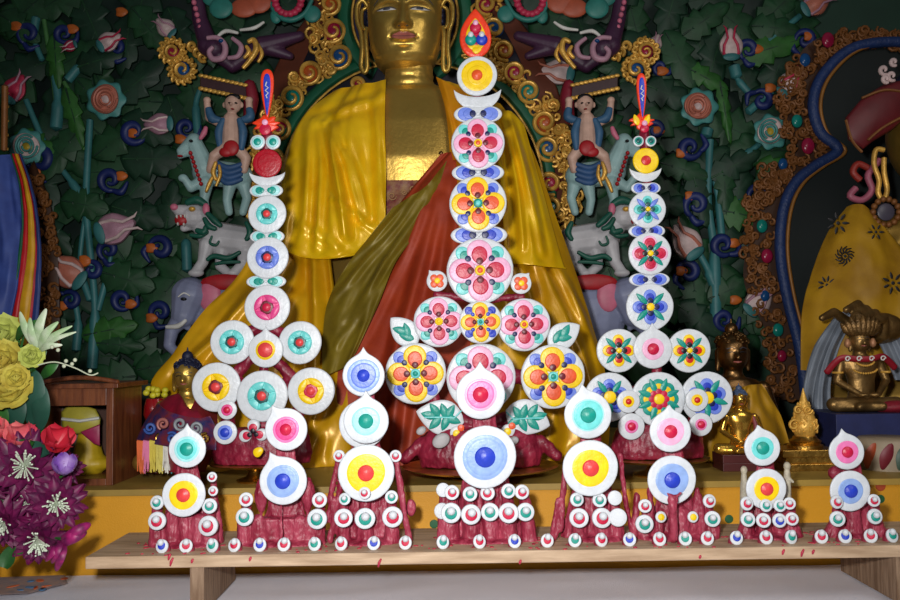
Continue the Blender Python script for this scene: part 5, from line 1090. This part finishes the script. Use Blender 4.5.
for i, (a, b, r, mm) in enumerate(((180, 424, 7, mat('brocade_silver', (128, 134, 140), .5)), (196, 428, 6, MATS['brocade_silver']), (163, 424, 6, mat('brocade_salmon', (160, 96, 90), .5)), (150, 428, 6, mat('brocade_azure', (50, 80, 150), .5)), (172, 438, 6, MATS['brocade_azure']), (205, 438, 5, BRASS), (160, 437, 5, BRASS))):
    mb = MB(); spiral(mb, a, b, r, i, 1.5, 1.822 if a > 160 else 1.86, 1.4, (-1)**i, 22); mb.build('brocade_scroll', mm, ap_)
for i, (x, c) in enumerate(zip((137, 143, 149.5, 156.5, 163.5, 170.5), ((204, 92, 30), (206, 110, 150), (200, 180, 60), (204, 190, 90), (206, 204, 196), (40, 130, 140)))):
    mb = MB(); random.seed(i)
    a = [P(x, 440, 1.86), P(x+6.5, 441, 1.86), P(x+6.5, 462, 1.855), P(x, 461, 1.855)]; mb.add(a+[v+Vector((0, .004, 0)) for v in a], [(0, 1, 2, 3), (7, 6, 5, 4), (0, 4, 5, 1), (1, 5, 6, 2), (2, 6, 7, 3), (3, 7, 4, 0)])
    for j in range(12): xx = x+j*.55; mb.tube([P(xx, 441, 1.857), P(xx+random.uniform(-.5, .5), 458, 1.853), P(xx+random.uniform(-1.5, 1.5), random.uniform(469, 474), 1.85)], .0011, 5)
    mb.build('fringe', mat('fringe_colour_%d' % i if False else ['fringe_orange', 'fringe_pink', 'fringe_yellow', 'fringe_straw', 'fringe_white', 'fringe_teal'][i], c, .7), r_)
# wooden box shrine
xl, xr = P(34, 430, 1.84).x, P(113, 430, 1.84).x; zt = P(110, 388, 1.84).z; y0, y1 = 1.84, 2.01
sb = thing('wooden_shrine_box', 'brown wooden open fronted shrine box behind the flowers at the left', 'box', ((xl+xr)/2, (y0+y1)/2, ZS))
def bx(name, a, b, mm=WOODD, par=None, bev=.001):
    m = MB(); m.box(a, b); o = m.build(name, mm, par, smooth=False); q_ = o.modifiers.new('b', 'BEVEL'); q_.width = bev; q_.segments = 2; return o
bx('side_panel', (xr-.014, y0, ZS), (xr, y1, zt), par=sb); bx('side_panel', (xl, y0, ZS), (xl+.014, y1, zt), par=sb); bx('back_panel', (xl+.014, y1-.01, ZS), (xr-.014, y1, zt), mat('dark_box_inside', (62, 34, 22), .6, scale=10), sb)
bx('base_panel', (xl+.014, y0, ZS), (xr-.014, y1-.01, ZS+.014), par=sb); bx('top_panel', (xl-.008, y0-.008, zt), (xr+.012, y1+.006, zt+.01), par=sb); bx('lintel', (xl+.014, y0, zt-.055+.02), (xr-.014, y0+.012, zt), par=sb)
mb = MB(); n = 20; mb.tube([Vector((xr+.012, y0-.006, zt+.012))+Vector((-(xr-xl)*i/n, .0, .010*math.sin(PI*i/n))) for i in range(n+1)], .005, 8); mb.build('carved_rim', WOODD, sb)
hz = thing('hatted_figurine', 'small seated figurine in tall yellow hat and yellow robe inside the wooden box', 'figurine', (P(88, 470, 1.93).x, 1.93, ZS+.0145))
k = 1.92/900; q = MB(); b0 = hz.location
q.ell((b0.x, 1.93, b0.z+.02), (.05, .035, .022)); q.cap((b0.x, 1.93, b0.z+.02), (b0.x, 1.93, b0.z+.075), .036, .022); q.ell((b0.x-.005, 1.925, b0.z+.1), (.018, .018, .022)); organic(q, 'body', mat('figurine_yellow_robe', (176, 146, 20), .5), hz, .003, 2)
mb = MB(); f_ = PF(1.9); mb.pill(f_, [(62, 427), (61, 412), (68, 405), (84, 405), (96, 409), (101, 418), (100, 430), (92, 434), (76, 434)], -10, 3, 3); h_ = mb.build('yellow_hat', mat('figurine_olive_hat', (150, 140, 44), .5), hz)
mb = MB(); mb.tube([P(62, 419, 1.892), P(80, 421, 1.885), P(99, 418, 1.892)], 1.6*k, 6); mb.build('hat_band', mat('figurine_white_band', (176, 176, 170), .5), h_)
mb = MB(); mb.pill(PF(1.89), [(80, 432), (100, 424), (100, 446), (94, 444)], -4, 2, 1); mb.build('magenta_sash', mat('figurine_magenta', (140, 24, 70), .5), hz)
mb = MB(); mb.pill(PF(1.94), [(50, 462), (50, 420), (54, 405), (66, 394), (78, 398), (84, 410), (86, 462)], -6, 1, 1); mb.build('back_plate', mat('figurine_grey_plate', (96, 84, 74), .6), hz)
# red glass bowl and yellow blossoms beside the box
gb = thing('red_glass_bowl', 'small dark red glass bowl holding yellow blossoms, beside the wooden box', 'bowl', (P(150, 470, 1.99).x, 2.03, ZS))
x, z = gb.location.x+.0, ZS; mb = MB(); mb.lathe((x, 2.03, ZS), [(.02, 0), (.02, .01), (.008, .03), (.007, .09), (.02, .11), (.028, .13), (.026, .15), (.022, .165), (.001, .16)], 24); mb.build('bowl', mat('dark_red_glass', (130, 12, 20), .12, coat=.5), gb)
yb = thing('yellow_blossoms', 'little yellow green blossoms heaped in the red glass bowl', 'flowers', (x, 2.03, ZS+.162))
random.seed(2)
for i in range(9): mb = MB(); mb.ell((x+random.uniform(-.02, .02), 2.02+random.uniform(-.012, .012), ZS+.172+random.uniform(0, .02)), (.008, .007, .007), seg=8); mb.build('blossom', mat('blossom_yellow', (196, 186, 40), .5), yb)

bz = thing('bronze_buddha_statue', 'dark bronze seated statue with yellow cloak, behind the small gold statuette', 'statue', (P(736, 470, 2.12).x, 2.12, ZS))
pt, H = seated(bz, 736, 467, 318, 2.12, BRONZE, hairm=BRONZE, vox=.0035)
drape('yellow_cloak', RO, [[(722, 384, 2.08), (735, 388, 2.05), (750, 385, 2.05), (762, 384, 2.09)], [(700, 420, 2.08), (730, 420, 2.02), (755, 420, 2.02), (784, 424, 2.09)], [(700, 466, 2.08), (730, 466, 2.0), (760, 466, 2.0), (795, 466, 2.09)]], bz, [(4, .006, 0, .2)], NU=60)
def pedestal(label, px, w, h, D, mm, steps=2):
    a = P(px, 470, D); k = D/900; t_ = thing('pedestal', label, 'pedestal', (a.x, D, ZS)); z = ZS
    for i in range(steps):
        f = 1-.14*i if i < steps-1 else 1.0
        bx('step', (a.x-w*k/2*f, D-w*k/2.4*f, z), (a.x+w*k/2*f, D+w*k/2.4*f, z+h*k/steps), mm, t_); z += h*k/steps
    return t_, z
_, z1_ = pedestal('dark red wooden pedestal under the small shining gold statuette', 740, 44, 16, 1.95, mat('pedestal_dark_red', (74, 26, 26), .4), 2)
base = 473-16
sg_ = thing('gold_buddha_statuette', 'small shining gold seated statuette with blue hair on dark red pedestal', 'statuette', (P(741, 470, 1.95).x, 1.95, z1_))
SHG = mat('polished_gold', (226, 176, 74), .22, .9, scale=8, bump=.05)
pyb = 300; 
while P(741, pyb, 1.95).z > z1_: pyb += .5
pt, H = seated(sg_, 741, pyb+1.0, 383, 1.95, SHG, hairm=mat('hair_slate_blue', (62, 78, 108), .5), vox=.002)
mb = MB(); mb.tube([pt(.17, .02, .55), pt(.2, .06, .4), pt(.18, .1, .25)], [.02*H, .035*H, .03*H], 8); mb.build('pink_sash', mat('statuette_rose_sash', (120, 50, 60), .5), sg_)
_, z2_ = pedestal('stepped pale brass pedestal under the pointed gold reliquary', 803, 56, 20, 1.95, BRASS, 3)
st = thing('gold_reliquary', 'pointed gold filigree reliquary standing on stepped pedestal at the right', 'reliquary', (P(803, 470, 1.95).x, 1.95, z2_))
a = P(803, 388, 1.95); hh = a.z-z2_; k = 1.95/900; c = Vector((a.x, 1.95, z2_))
mb = MB(); mb.lathe(c, [(17*k, 0), (17*k, hh*.05), (14*k, hh*.07), (15.5*k, hh*.12), (12*k, hh*.16), (11*k, hh*.2)], 28); mb.build('lotus_base', BRASS, st)
mb = MB(); mb.lathe(c, [(9*k, hh*.2), (12*k, hh*.3), (12.5*k, hh*.4), (10*k, hh*.52), (7*k, hh*.66), (3.5*k, hh*.8), (1.6*k, hh*.92), (.3*k, hh)], 28)
random.seed(8)
for i in range(70):
    t = random.uniform(.25, .75); r = ip([(.2, 9), (.3, 12), (.4, 12.5), (.52, 10), (.66, 7), (.8, 3.5)], t)*k; a_ = random.uniform(0, 2*PI); mb.ell(c+Vector((r*math.cos(a_), r*math.sin(a_), hh*t)), (1.3*k, 1.3*k, 2.4*k), seg=6)
mb.build('flame_body', GOLDP, st)
mb = MB()
for s_ in (-1, 1): spiral(mb, 803+s_*9, 425, 6, 0, 1.3, 1.93, 1.2, s_, 18); spiral(mb, 803+s_*5, 410, 4.5, 0, 1.3, 1.93, 1.1, s_, 18)
mb.build('side_scrolls', GOLDP, st)
dr = thing('painted_drum', 'round drum painted with orange and maroon curved stripes, beside the right end torma', 'drum', (P(888, 470, 1.93).x, 1.93, ZS))
c = dr.location; R_ = .062; 
mb = MB(); mb.lathe(c, [(R_, 0), (R_*1.03, .02), (R_, .06), (R_*.9, .066), (.001, .066)], 40); mb.build('drum_body', mat('drum_cream', (150, 134, 112), .5), dr)
for i, cc in enumerate(((150, 62, 30), (110, 26, 40), (60, 84, 70), (170, 110, 50))):
    mb = MB(); a0 = -PI*.85+i*.5
    mb.tube([c+Vector((R_*1.02*math.cos(a0+.28*t), R_*1.02*math.sin(a0+.28*t), .006+.05*t)) for t in [j/8 for j in range(9)]], [.003+.012*math.sin(PI*(j+.5)/9) for j in range(9)], 6, flat=.4); mb.build('painted_stripe', mat(['stripe_orange', 'stripe_maroon', 'stripe_sage', 'stripe_ochre'][i], cc, .5), dr)
# crowned bodhisattva
_, z3_ = pedestal('navy cloth covered pedestal under the crowned brass statue', 868, 92, 46, 2.11, mat('navy_cloth', (28, 36, 84), .6), 1)
cb = thing('crowned_brass_statue', 'brass seated statue with tall crown and red white scarf, right side', 'statue', (P(862, 470, 2.1).x, 2.1, z3_))
pyb = 300
while P(862, pyb, 2.1).z > z3_: pyb += .5
pt, H = seated(cb, 862, pyb+.5, 318, 2.1, mat('dull_brass', (136, 106, 62), .42, .8, scale=30, var=.35, bump=.4), vox=.003)
mb = MB(); random.seed(6)
for i in range(9):
    a = -1.1+2.2*i/8; b_ = pt(.12*math.sin(a), .105*math.cos(a), .82); t_ = pt(.24*math.sin(a), .1*math.cos(a), .93+.1*math.cos(a*1.3)); mb.tube([b_, b_.lerp(t_, .4), b_.lerp(t_, .75), t_], [.03*H, .048*H, .03*H, .004*H], 8)
    mb.ell(b_.lerp(t_, .35)+Vector((0, -.03*H, 0)), .012*H, seg=6)
mb.tube([pt(.12*math.sin(a), .108*math.cos(a), .82) for a in [-1.5+3*i/12 for i in range(13)]], .014*H, 8); mb.ell(pt(0, -.02, .95), (.09*H, .08*H, .12*H))
mb.build('crown', mat('crown_dark_gold', (120, 90, 50), .4, .6, scale=60, var=.4, bump=.6), cb)
for s_ in (-1, 1): mb = MB(); mb.lathe(pt(s_*.135, .02, .68), [(.002, 0), (.03*H, .02*H), (.035*H, .05*H), (.02*H, .09*H), (.002, .1*H)], 12); mb.build('ear_ornament', mat('crown_rose_gold', (170, 120, 84), .5, .3), cb)
mb = MB(); mb.tube(cat([pt(-.36, .0, .42), pt(-.25, .1, .57), pt(-.1, .13, .56), pt(.05, .14, .56), pt(.2, .1, .58), pt(.36, .02, .46)], 6), .035*H, 8, flat=.6); sc_ = mb.build('scarf', mat('scarf_crimson', (140, 18, 36), .5), cb)
for x_ in (-.2, -.08, .05, .17):
    mb = MB(); mb.tube([pt(x_+.028*math.cos(a)*(1-a/12), .16, .565+.028*math.sin(a)*(1-a/12)) for a in [j*.5 for j in range(14)]], .007*H, 6); mb.build('scarf_swirl', PWH, sc_)
for nm, zz, ww in (('necklace', .5, .1), ('necklace', .42, .13)):
    mb = MB(); 
    for i in range(13): a = -1.2+2.4*i/12; mb.ell(pt(ww*math.sin(a), .115+.01*math.cos(a), zz-.06*math.cos(a)+.05), .012*H, seg=6)
    mb.build(nm, GOLDP, cb)
for s_ in (-1, 1): mb = MB(); mb.tube([pt(s_*.25+.05*math.cos(a), .02+.05*math.sin(a), .42) for a in [j*PI/6 for j in range(13)]], .012*H, 6); mb.build('armlet', GOLDP, cb)
mb = MB(); mb.ell(pt(.28, .12, .06), (.24*H, .16*H, .07*H)); mb.build('red_lap_cloth', mat('lap_cloth_crimson', (146, 24, 44), .6, rgb2=(110, 14, 30), scale=60, bump=.4), cb)
ks = thing('offering_scarf', 'grey white silk scarf hanging behind the crowned brass statue', 'scarf', (P(830, 470, 2.2).x, 2.2, ZS))
drape('scarf_left_fall', mat('grey_silk', (120, 128, 140), .5, scale=20), [[(835, 316, 2.24), (842, 312, 2.24), (852, 310, 2.24), (860, 312, 2.24)], [(815, 345, 2.24), (824, 345, 2.22), (832, 345, 2.22), (840, 345, 2.24)], [(804, 385, 2.23), (813, 385, 2.21), (822, 385, 2.21), (830, 385, 2.23)], [(804, 425, 2.22), (812, 425, 2.2), (822, 425, 2.2), (830, 425, 2.22)], [(806, 463, 2.21), (814, 463, 2.2), (820, 463, 2.2), (828, 463, 2.21)]], ks, [(3, .004, 0, .2)], NU=50)
drape('scarf_right_fall', MATS['grey_silk'], [[(850, 311, 2.245), (860, 309, 2.24), (870, 310, 2.24), (880, 316, 2.245)], [(875, 335, 2.24), (885, 335, 2.23), (895, 335, 2.23), (905, 340, 2.24)], [(895, 380, 2.24), (905, 380, 2.23), (915, 380, 2.23), (925, 380, 2.24)]], ks, [(3, .004, .2, .2)], NU=50)

# ------------------------------------------------------------------ blue robed figure cut by the left edge
lf = thing('blue_robed_statue', 'statue in blue robe with striped yellow and red border, cut by left edge', 'statue', (P(-25, 470, 2.35).x, 2.35, ZS))
k = 2.35/900; q = MB(); q.ell(P(-25, 112, 2.37), (22*k, 22*k, 28*k)); q.cap(P(-25, 130, 2.38), P(-25, 160, 2.38), 10*k, 14*k); q.cap(P(-50, 178, 2.38), P(0, 178, 2.38), 16*k, 16*k); q.cap(P(-25, 190, 2.38), P(-25, 330, 2.4), 28*k, 34*k); q.ell((P(-25, 400, 2.38).x, 2.4, ZS+.1), (.13, .11, .12)); q.cap(P(-25, 330, 2.4), (P(-25, 400, 2.4).x, 2.4, ZS+.1), 34*k, 34*k)
organic(q, 'body', MATS['dim_gold'], lf, .007, 3, zmin=ZS)
drape('blue_robe', mat('robe_blue', (62, 86, 160), .6, scale=20, rgb2=(50, 70, 140)), [[(-60, 165, 2.34), (-35, 158, 2.31), (-8, 156, 2.31), (14, 154, 2.34)], [(-62, 220, 2.33), (-35, 220, 2.28), (-5, 220, 2.27), (22, 214, 2.29)], [(-64, 280, 2.3), (-35, 280, 2.25), (-8, 280, 2.24), (18, 280, 2.26)], [(-64, 345, 2.29), (-35, 345, 2.22), (-15, 345, 2.22), (5, 345, 2.24)]], lf, [(4, .006, 0, .1)], NU=70)
for i, (o1, o2, nm, c, dd) in enumerate(((0, 3, 'green_border', (24, 92, 60), .006), (3, 8, 'red_border', (186, 20, 30), .004), (8, 15, 'yellow_border', (206, 152, 20), .006), (13, 17, 'crimson_border', (170, 24, 44), 0), (17, 21, 'blue_border', (40, 60, 120), 0))):
    L_ = [(11, 154), (18, 180), (21, 214), (18, 260), (8, 310), (0, 345)]; w = [(.5, 1), (.6, 1), (.8, 1), (1.1, 1), (1.5, 1), (1.8, 1)]
    drape(nm, mat('robe_'+nm, c, .5), [[(a+o1*w[j][0], b, 2.325-.015*j-dd), (a+(o1*.6+o2*.4)*w[j][0], b, 2.32-.015*j-dd), (a+(o1*.3+o2*.7)*w[j][0], b, 2.32-.015*j-dd), (a+o2*w[j][0], b, 2.325-.015*j-dd)] for j, (a, b) in enumerate(L_)], lf, [(1, .002, 0, .2)], NU=16)
gr_ = thing('brown_gold_foliage', 'dull gold carved foliage rising beside the blue robed statue', 'carving', (P(45, 330, 2.8).x, 2.8, ZS))
mb = MB(); mb.pill(PF(2.84), [(20, 440), (22, 180), (34, 160), (50, 200), (58, 240), (60, 300), (62, 440)], -8, 0, 0); mb.build('backing', MATS['frame_brown'], gr_)
mb = MB(); random.seed(31)
for i in range(110): y = random.uniform(175, 350); spiral(mb, random.uniform(28, 40+min(1, (y-170)/60)*18), y, random.uniform(3, 6), random.random()*6, 1.1, 2.82, 1.4, random.choice((-1, 1)), 9)
mb.build('filigree', FIL, gr_)
rod = thing('gold_rod', 'upright ribbed gold rod above the blue robed statue', 'rod', P(5, 150, 2.36))
mb = MB(); mb.tube([P(5, 86, 2.3), P(4, 150, 2.34)], 3.2*k, 10); mb.build('shaft', FIL, rod)
mb = MB(); mb.tube([P(5, 150, 2.34)+Vector((.007*math.cos(a), .007*math.sin(a), .006*a)) for a in [j*.5 for j in range(52)]], .0016, 5); mb.build('ribbing', GOLDP, rod)

# ------------------------------------------------------------------ flowers at the left
def petal(mb, c, n, up, ang, L, W, curve, lift, mi=0, seg=6, tipw=.05, th=.0006):
    """one curved petal leaving c in the plane across n"""
    n = n.normalized(); r = up.cross(n).normalized(); u = n.cross(r); d = r*math.cos(ang)+u*math.sin(ang); s_ = n.cross(d); rows = []
    for i in range(seg+1):
        t = i/seg; w_ = W*(math.sin(PI*(.12+.88*t)**.9)**.8 if t < 1 else tipw)+W*tipw
        e = lift+curve*t; p = c+d*(L*t*math.cos(e*t if curve else e))+n*(L*t*math.sin(lift+curve*t))
        rows.append([p-s_*w_+n*W*.25, p-s_*w_*.5, p-n*W*.12, p+s_*w_*.5, p+s_*w_+n*W*.25, p+s_*w_*.5-n*th*2, p-n*(W*.12+th*2), p-s_*w_*.5-n*th*2])
    mb.rings(rows, mi)
PUR = mat('dahlia_purple', (112, 18, 74), .5, rgb2=(74, 10, 56), scale=60, var=.3); MAG = mat('dahlia_magenta', (160, 24, 100), .5, rgb2=(100, 14, 70), scale=60); STM = mat('stamen_white_green', (206, 216, 196), .5)
GRL = mat('flower_leaf_green', (48, 104, 40), .45, scale=30, rgb2=(34, 80, 36)); GRD = mat('flower_leaf_blue_green', (34, 76, 62), .5, scale=30)
vs_ = thing('flower_vase', 'dark vase holding the flower bouquets at the left table edge', 'vase', (P(-34, 560, 1.6).x, 1.6, ZC+.002))
mb = MB(); mb.lathe(vs_.location, [(.03, 0), (.034, .01), (.045, .04), (.045, .07), (.03, .11), (.026, .13), (.03, .14), (.024, .139), (.02, .12), (.001, .11)], 28); mb.build('vase_body', mat('vase_brown', (80, 50, 40), .3), vs_)
mouth = Vector(vs_.location)+Vector((0, 0, .13))
def vn(x, z, y=-1): return Vector((x, y, z)).normalized()
pb = thing('purple_flower_bouquet', 'bunch of deep purple dahlias with pale centres at the lower left', 'bouquet', mouth)
def stem(par, px, py, D, mm=GRL, r=.0022):
    e = P(px, py, D); mb = MB(); mb.tube(cat([mouth, mouth+Vector((.01, 0, .03)), mouth.lerp(e, .6)+Vector((0, .02, 0)), e+Vector((0, .012, 0))], 6), r, 6); mb.build('stem', mm, par)
def dahlia(par, px, py, r, D, n, mm, seed, lab=None):
    random.seed(seed); c = P(px, py, D); k = D/900; up = Vector((0, 0, 1)); mb = MB(); stem(par, px, py, D)
    for ly, (N_, lf_, Lk, cv) in enumerate(((13, .02, 1.0, -.3), (12, .25, .92, -.2), (10, .5, .72, 0), (7, .8, .5, .1))):
        for i in range(N_): petal(mb, c+n*(.001*ly), n, up, 2*PI*(i+random.random()*.5)/N_, r*k*Lk*random.uniform(.85, 1.1), r*k*.185, cv, lf_+random.uniform(-.12, .12))
    o = mb.build('flower', mm, par, label=lab); mb = MB()
    for i in range(34):
        a = random.random()*2*PI; q_ = random.random()**.5; b0 = c+n*.002; fr_ = Fr(b0, k, 0); rr = up.cross(n).normalized(); uu = n.cross(rr)
        e = b0+(rr*math.cos(a)+uu*math.sin(a))*r*k*.42*q_+n*r*k*(.55-.2*q_); mb.tube([b0, b0.lerp(e, .6)+n*.001, e], [.0009, .0012, .0015], 5)
    mb.build('centre', STM, o); return o
dahlia(pb, 25, 466, 38, 1.5, vn(.25, .1), PUR, 1); dahlia(pb, 56, 503, 31, 1.5, vn(.5, .0), PUR, 2); dahlia(pb, 6, 522, 27, 1.49, vn(-.1, -.1), PUR, 3); dahlia(pb, 38, 538, 32, 1.5, vn(.2, -.35), PUR, 4); dahlia(pb, -12, 480, 28, 1.53, vn(-.2, .2), PUR, 5); dahlia(pb, 30, 500, 24, 1.53, vn(.2, -.1), PUR, 6); dahlia(pb, 2, 500, 30, 1.56, vn(0, 0), PUR, 7); dahlia(pb, 62, 468, 22, 1.56, vn(.3, .1), PUR, 8)
mb = MB(); random.seed(3)
for (a, b, c, d, w_) in ((62, 540, 90, 524, 5), (60, 545, 86, 532, 5), (60, 542, 52, 562, 5), (64, 545, 56, 570, 5), (62, 538, 80, 536, 4), (58, 545, 46, 560, 5)):
    mb.tube(cat([P(a, b, 1.47), P((a+c)/2+1, (b+d)/2-1, 1.455), P(c, d, 1.47)], 5), [w_*.0016*(.3+.8*math.sin(PI*(i+.6)/11)) for i in range(11)], 8, flat=.6)
mb.build('drooping_bud', MAG, pb); stem(pb, 62, 541, 1.475)
for i, (px, py, L, ang, mm) in enumerate(((4, 568, .04, 1.2, GRL), (16, 552, .03, .6, GRL), (-4, 545, .05, 2.3, GRL), (26, 447, .045, -.3, GRD), (8, 455, .05, .4, GRL))):
    mb = MB(); petal(mb, P(px, py, 1.5), vn(.1, .2), Vector((0, 0, 1)), ang, L, L*.3, .2, .05, seg=10); mb.build('leaf', mm, pb); stem(pb, px, py, 1.5)
tu = MB(); c = P(64, 474, 1.5); k = 1.5/900
for i in range(6): petal(tu, c, Vector((.25, -.5, .8)), Vector((0, 1, .5)), i*PI/3, 21*k, 7*k, -.1, 1.15, seg=8)
tu.build('purple_tulip', mat('tulip_violet', (112, 62, 158), .45, rgb2=(170, 140, 196), scale=40), pb); stem(pb, 64, 474, 1.5)
yb_ = thing('yellow_flower_bouquet', 'bunch of yellow roses, pale lily and red rosebuds at the left edge', 'bouquet', mouth+Vector((-.008, .012, 0)))
def rosey(par, px, py, r, D, n, mm, seed):
    random.seed(seed); c = P(px, py, D); k = D/900; mb = MB(); stem(par, px, py, D)
    for ly, (N_, lf_, Lk, Wk) in enumerate(((6, .15, 1.0, .5), (5, .5, .85, .45), (5, .85, .7, .36), (4, 1.15, .6, .26), (3, 1.35, .5, .18))):
        for i in range(N_): petal(mb, c, n, Vector((0, 0, 1)), 2*PI*(i+.5*ly+random.random()*.2)/N_, r*k*Lk, r*k*Wk, .15, lf_, seg=8, tipw=.35)
    return mb.build('rose', mm, par)
YR = mat('rose_yellow', (204, 192, 84), .55, rgb2=(184, 160, 60), scale=30); YG = mat('rose_yellow_green', (184, 192, 96), .5, scale=30)
rosey(yb_, 8, 390, 25, 1.55, vn(.3, .5), YR, 1); rosey(yb_, 4, 362, 22, 1.57, vn(.2, .3), YR, 2); rosey(yb_, 2, 336, 22, 1.6, vn(.3, .3), YG, 3); rosey(yb_, 32, 357, 13, 1.55, vn(.4, .3), YG, 4); rosey(yb_, 16, 378, 14, 1.54, vn(.4, .2), YR, 5)
LW = mat('lily_white_green', (214, 218, 200), .45, rgb2=(150, 180, 130), scale=25)
mb = MB(); c0 = P(38, 352, 1.56)
for (a, b, w_) in ((20, 312, 5), (46, 309, 6), (30, 318, 5), (58, 322, 5), (72, 326, 3.5), (76, 332, 3), (62, 345, 4)):
    e = P(a, b, 1.54); mb.tube(cat([c0, c0.lerp(e, .5)+Vector((0, -.012, .004)), e], 8), [w_*.0013*(.08+math.sin(PI*((i+.5)/17.6)**.8)) for i in range(17)], 8, flat=.3)
mb.build('lily', LW, yb_); stem(yb_, 38, 352, 1.56)
RP = mat('rosebud_red_pink', (206, 60, 84), .5, rgb2=(226, 120, 120), scale=30); RR = mat('rosebud_red', (186, 34, 54), .5, scale=30)
for i, (px, py, sz, lean, mm) in enumerate(((56, 446, 20, (.5, -.6, .8), RR), (20, 444, 20, (.35, -.6, .8), RP), (-2, 438, 18, (-.2, -.6, .8), RP), (40, 412, 0, 0, RP))):
    if not sz: continue
    mb = MB(); c = P(px, py, 1.52); stem(yb_, px, py, 1.52)
    for j in range(7): petal(mb, c, Vector(lean), Vector((0, 1, .4)), j*2*PI/7*1.9, sz*.0017, sz*.0017*.5, -.1, 1.05 if j < 4 else 1.3, seg=8, tipw=.5)
    mb.build('rosebud', mm, yb_)
for i, (a, b, c, d, w_, mm) in enumerate(((30, 425, 36, 372, 12, GRD), (8, 432, 20, 395, 12, GRD), (40, 430, 42, 385, 9, GRD), (0, 430, 2, 405, 9, GRL), (28, 372, 46, 350, 5, GRL), (40, 378, 58, 362, 5, GRL), (16, 340, 26, 322, 4, GRL), (46, 462, 50, 440, 5, GRL), (22, 330, 40, 320, 3, GRL))):
    p0, p1 = P(a, b, 1.58), P(c, d, 1.56); mb = MB()
    mb.tube(cat([p0, p0.lerp(p1, .5)+Vector((.004, -.01, 0)), p1], 8), [w_*.0017*(.1+math.sin(PI*(i_+.3)/17)) for i_ in range(17)], 10, flat=.12); mb.build('leaf', mm, yb_); stem(yb_, a, b, 1.58)
mb = MB(); mb.tube(cat([P(a, b, 1.53) for a, b in ((38, 365), (55, 362), (75, 368), (90, 375), (98, 373))], 6), .0012, 6)
for a, b in ((66, 361), (72, 364), (64, 366), (75, 360), (58, 350), (52, 347), (90, 371)): mb.ell(P(a, b, 1.525), .0035, seg=8)
mb.build('baby_breath_sprig', mat('sprig_pale', (190, 196, 170), .5), yb_)
mb = MB(); pl_ = [P(0, 598, 1.6)]
x0_, x1_ = P(-30, 575, 1.66).x, P(58, 575, 1.66).x
mp_ = thing('patterned_napkin', 'orange and blue patterned napkin lying on the table under the flowers', 'napkin', ((x0_+x1_)/2, 1.69, ZC+.003))
fq = type('q', (), {'pt': lambda s, a, b, h: Vector((a, b, ZC+.0035+h))})()
mb.pill(fq, [(x0_, 1.62), (x1_-.04, 1.63), (x1_, 1.70), (x1_-.03, 1.76), (x0_, 1.75)], -.0005, .001, 0); mb.build('cloth', mat('napkin_brown', (168, 140, 130), .7, rgb2=(130, 122, 130), scale=40), mp_)
random.seed(5)
for i in range(12):
    mb = MB(); a = x0_+(x1_-x0_)*(.2+.7*random.random()); b = 1.65+.09*random.random(); mb.pill(fq, circ(a, b, random.uniform(.006, .014), 14, random.uniform(.003, .007), random.random()*3), .0008, .002, 0); mb.build('printed_patch', [mat('napkin_orange', (190, 92, 50), .7), mat('napkin_blue', (70, 110, 150), .7)][i % 2], mp_)
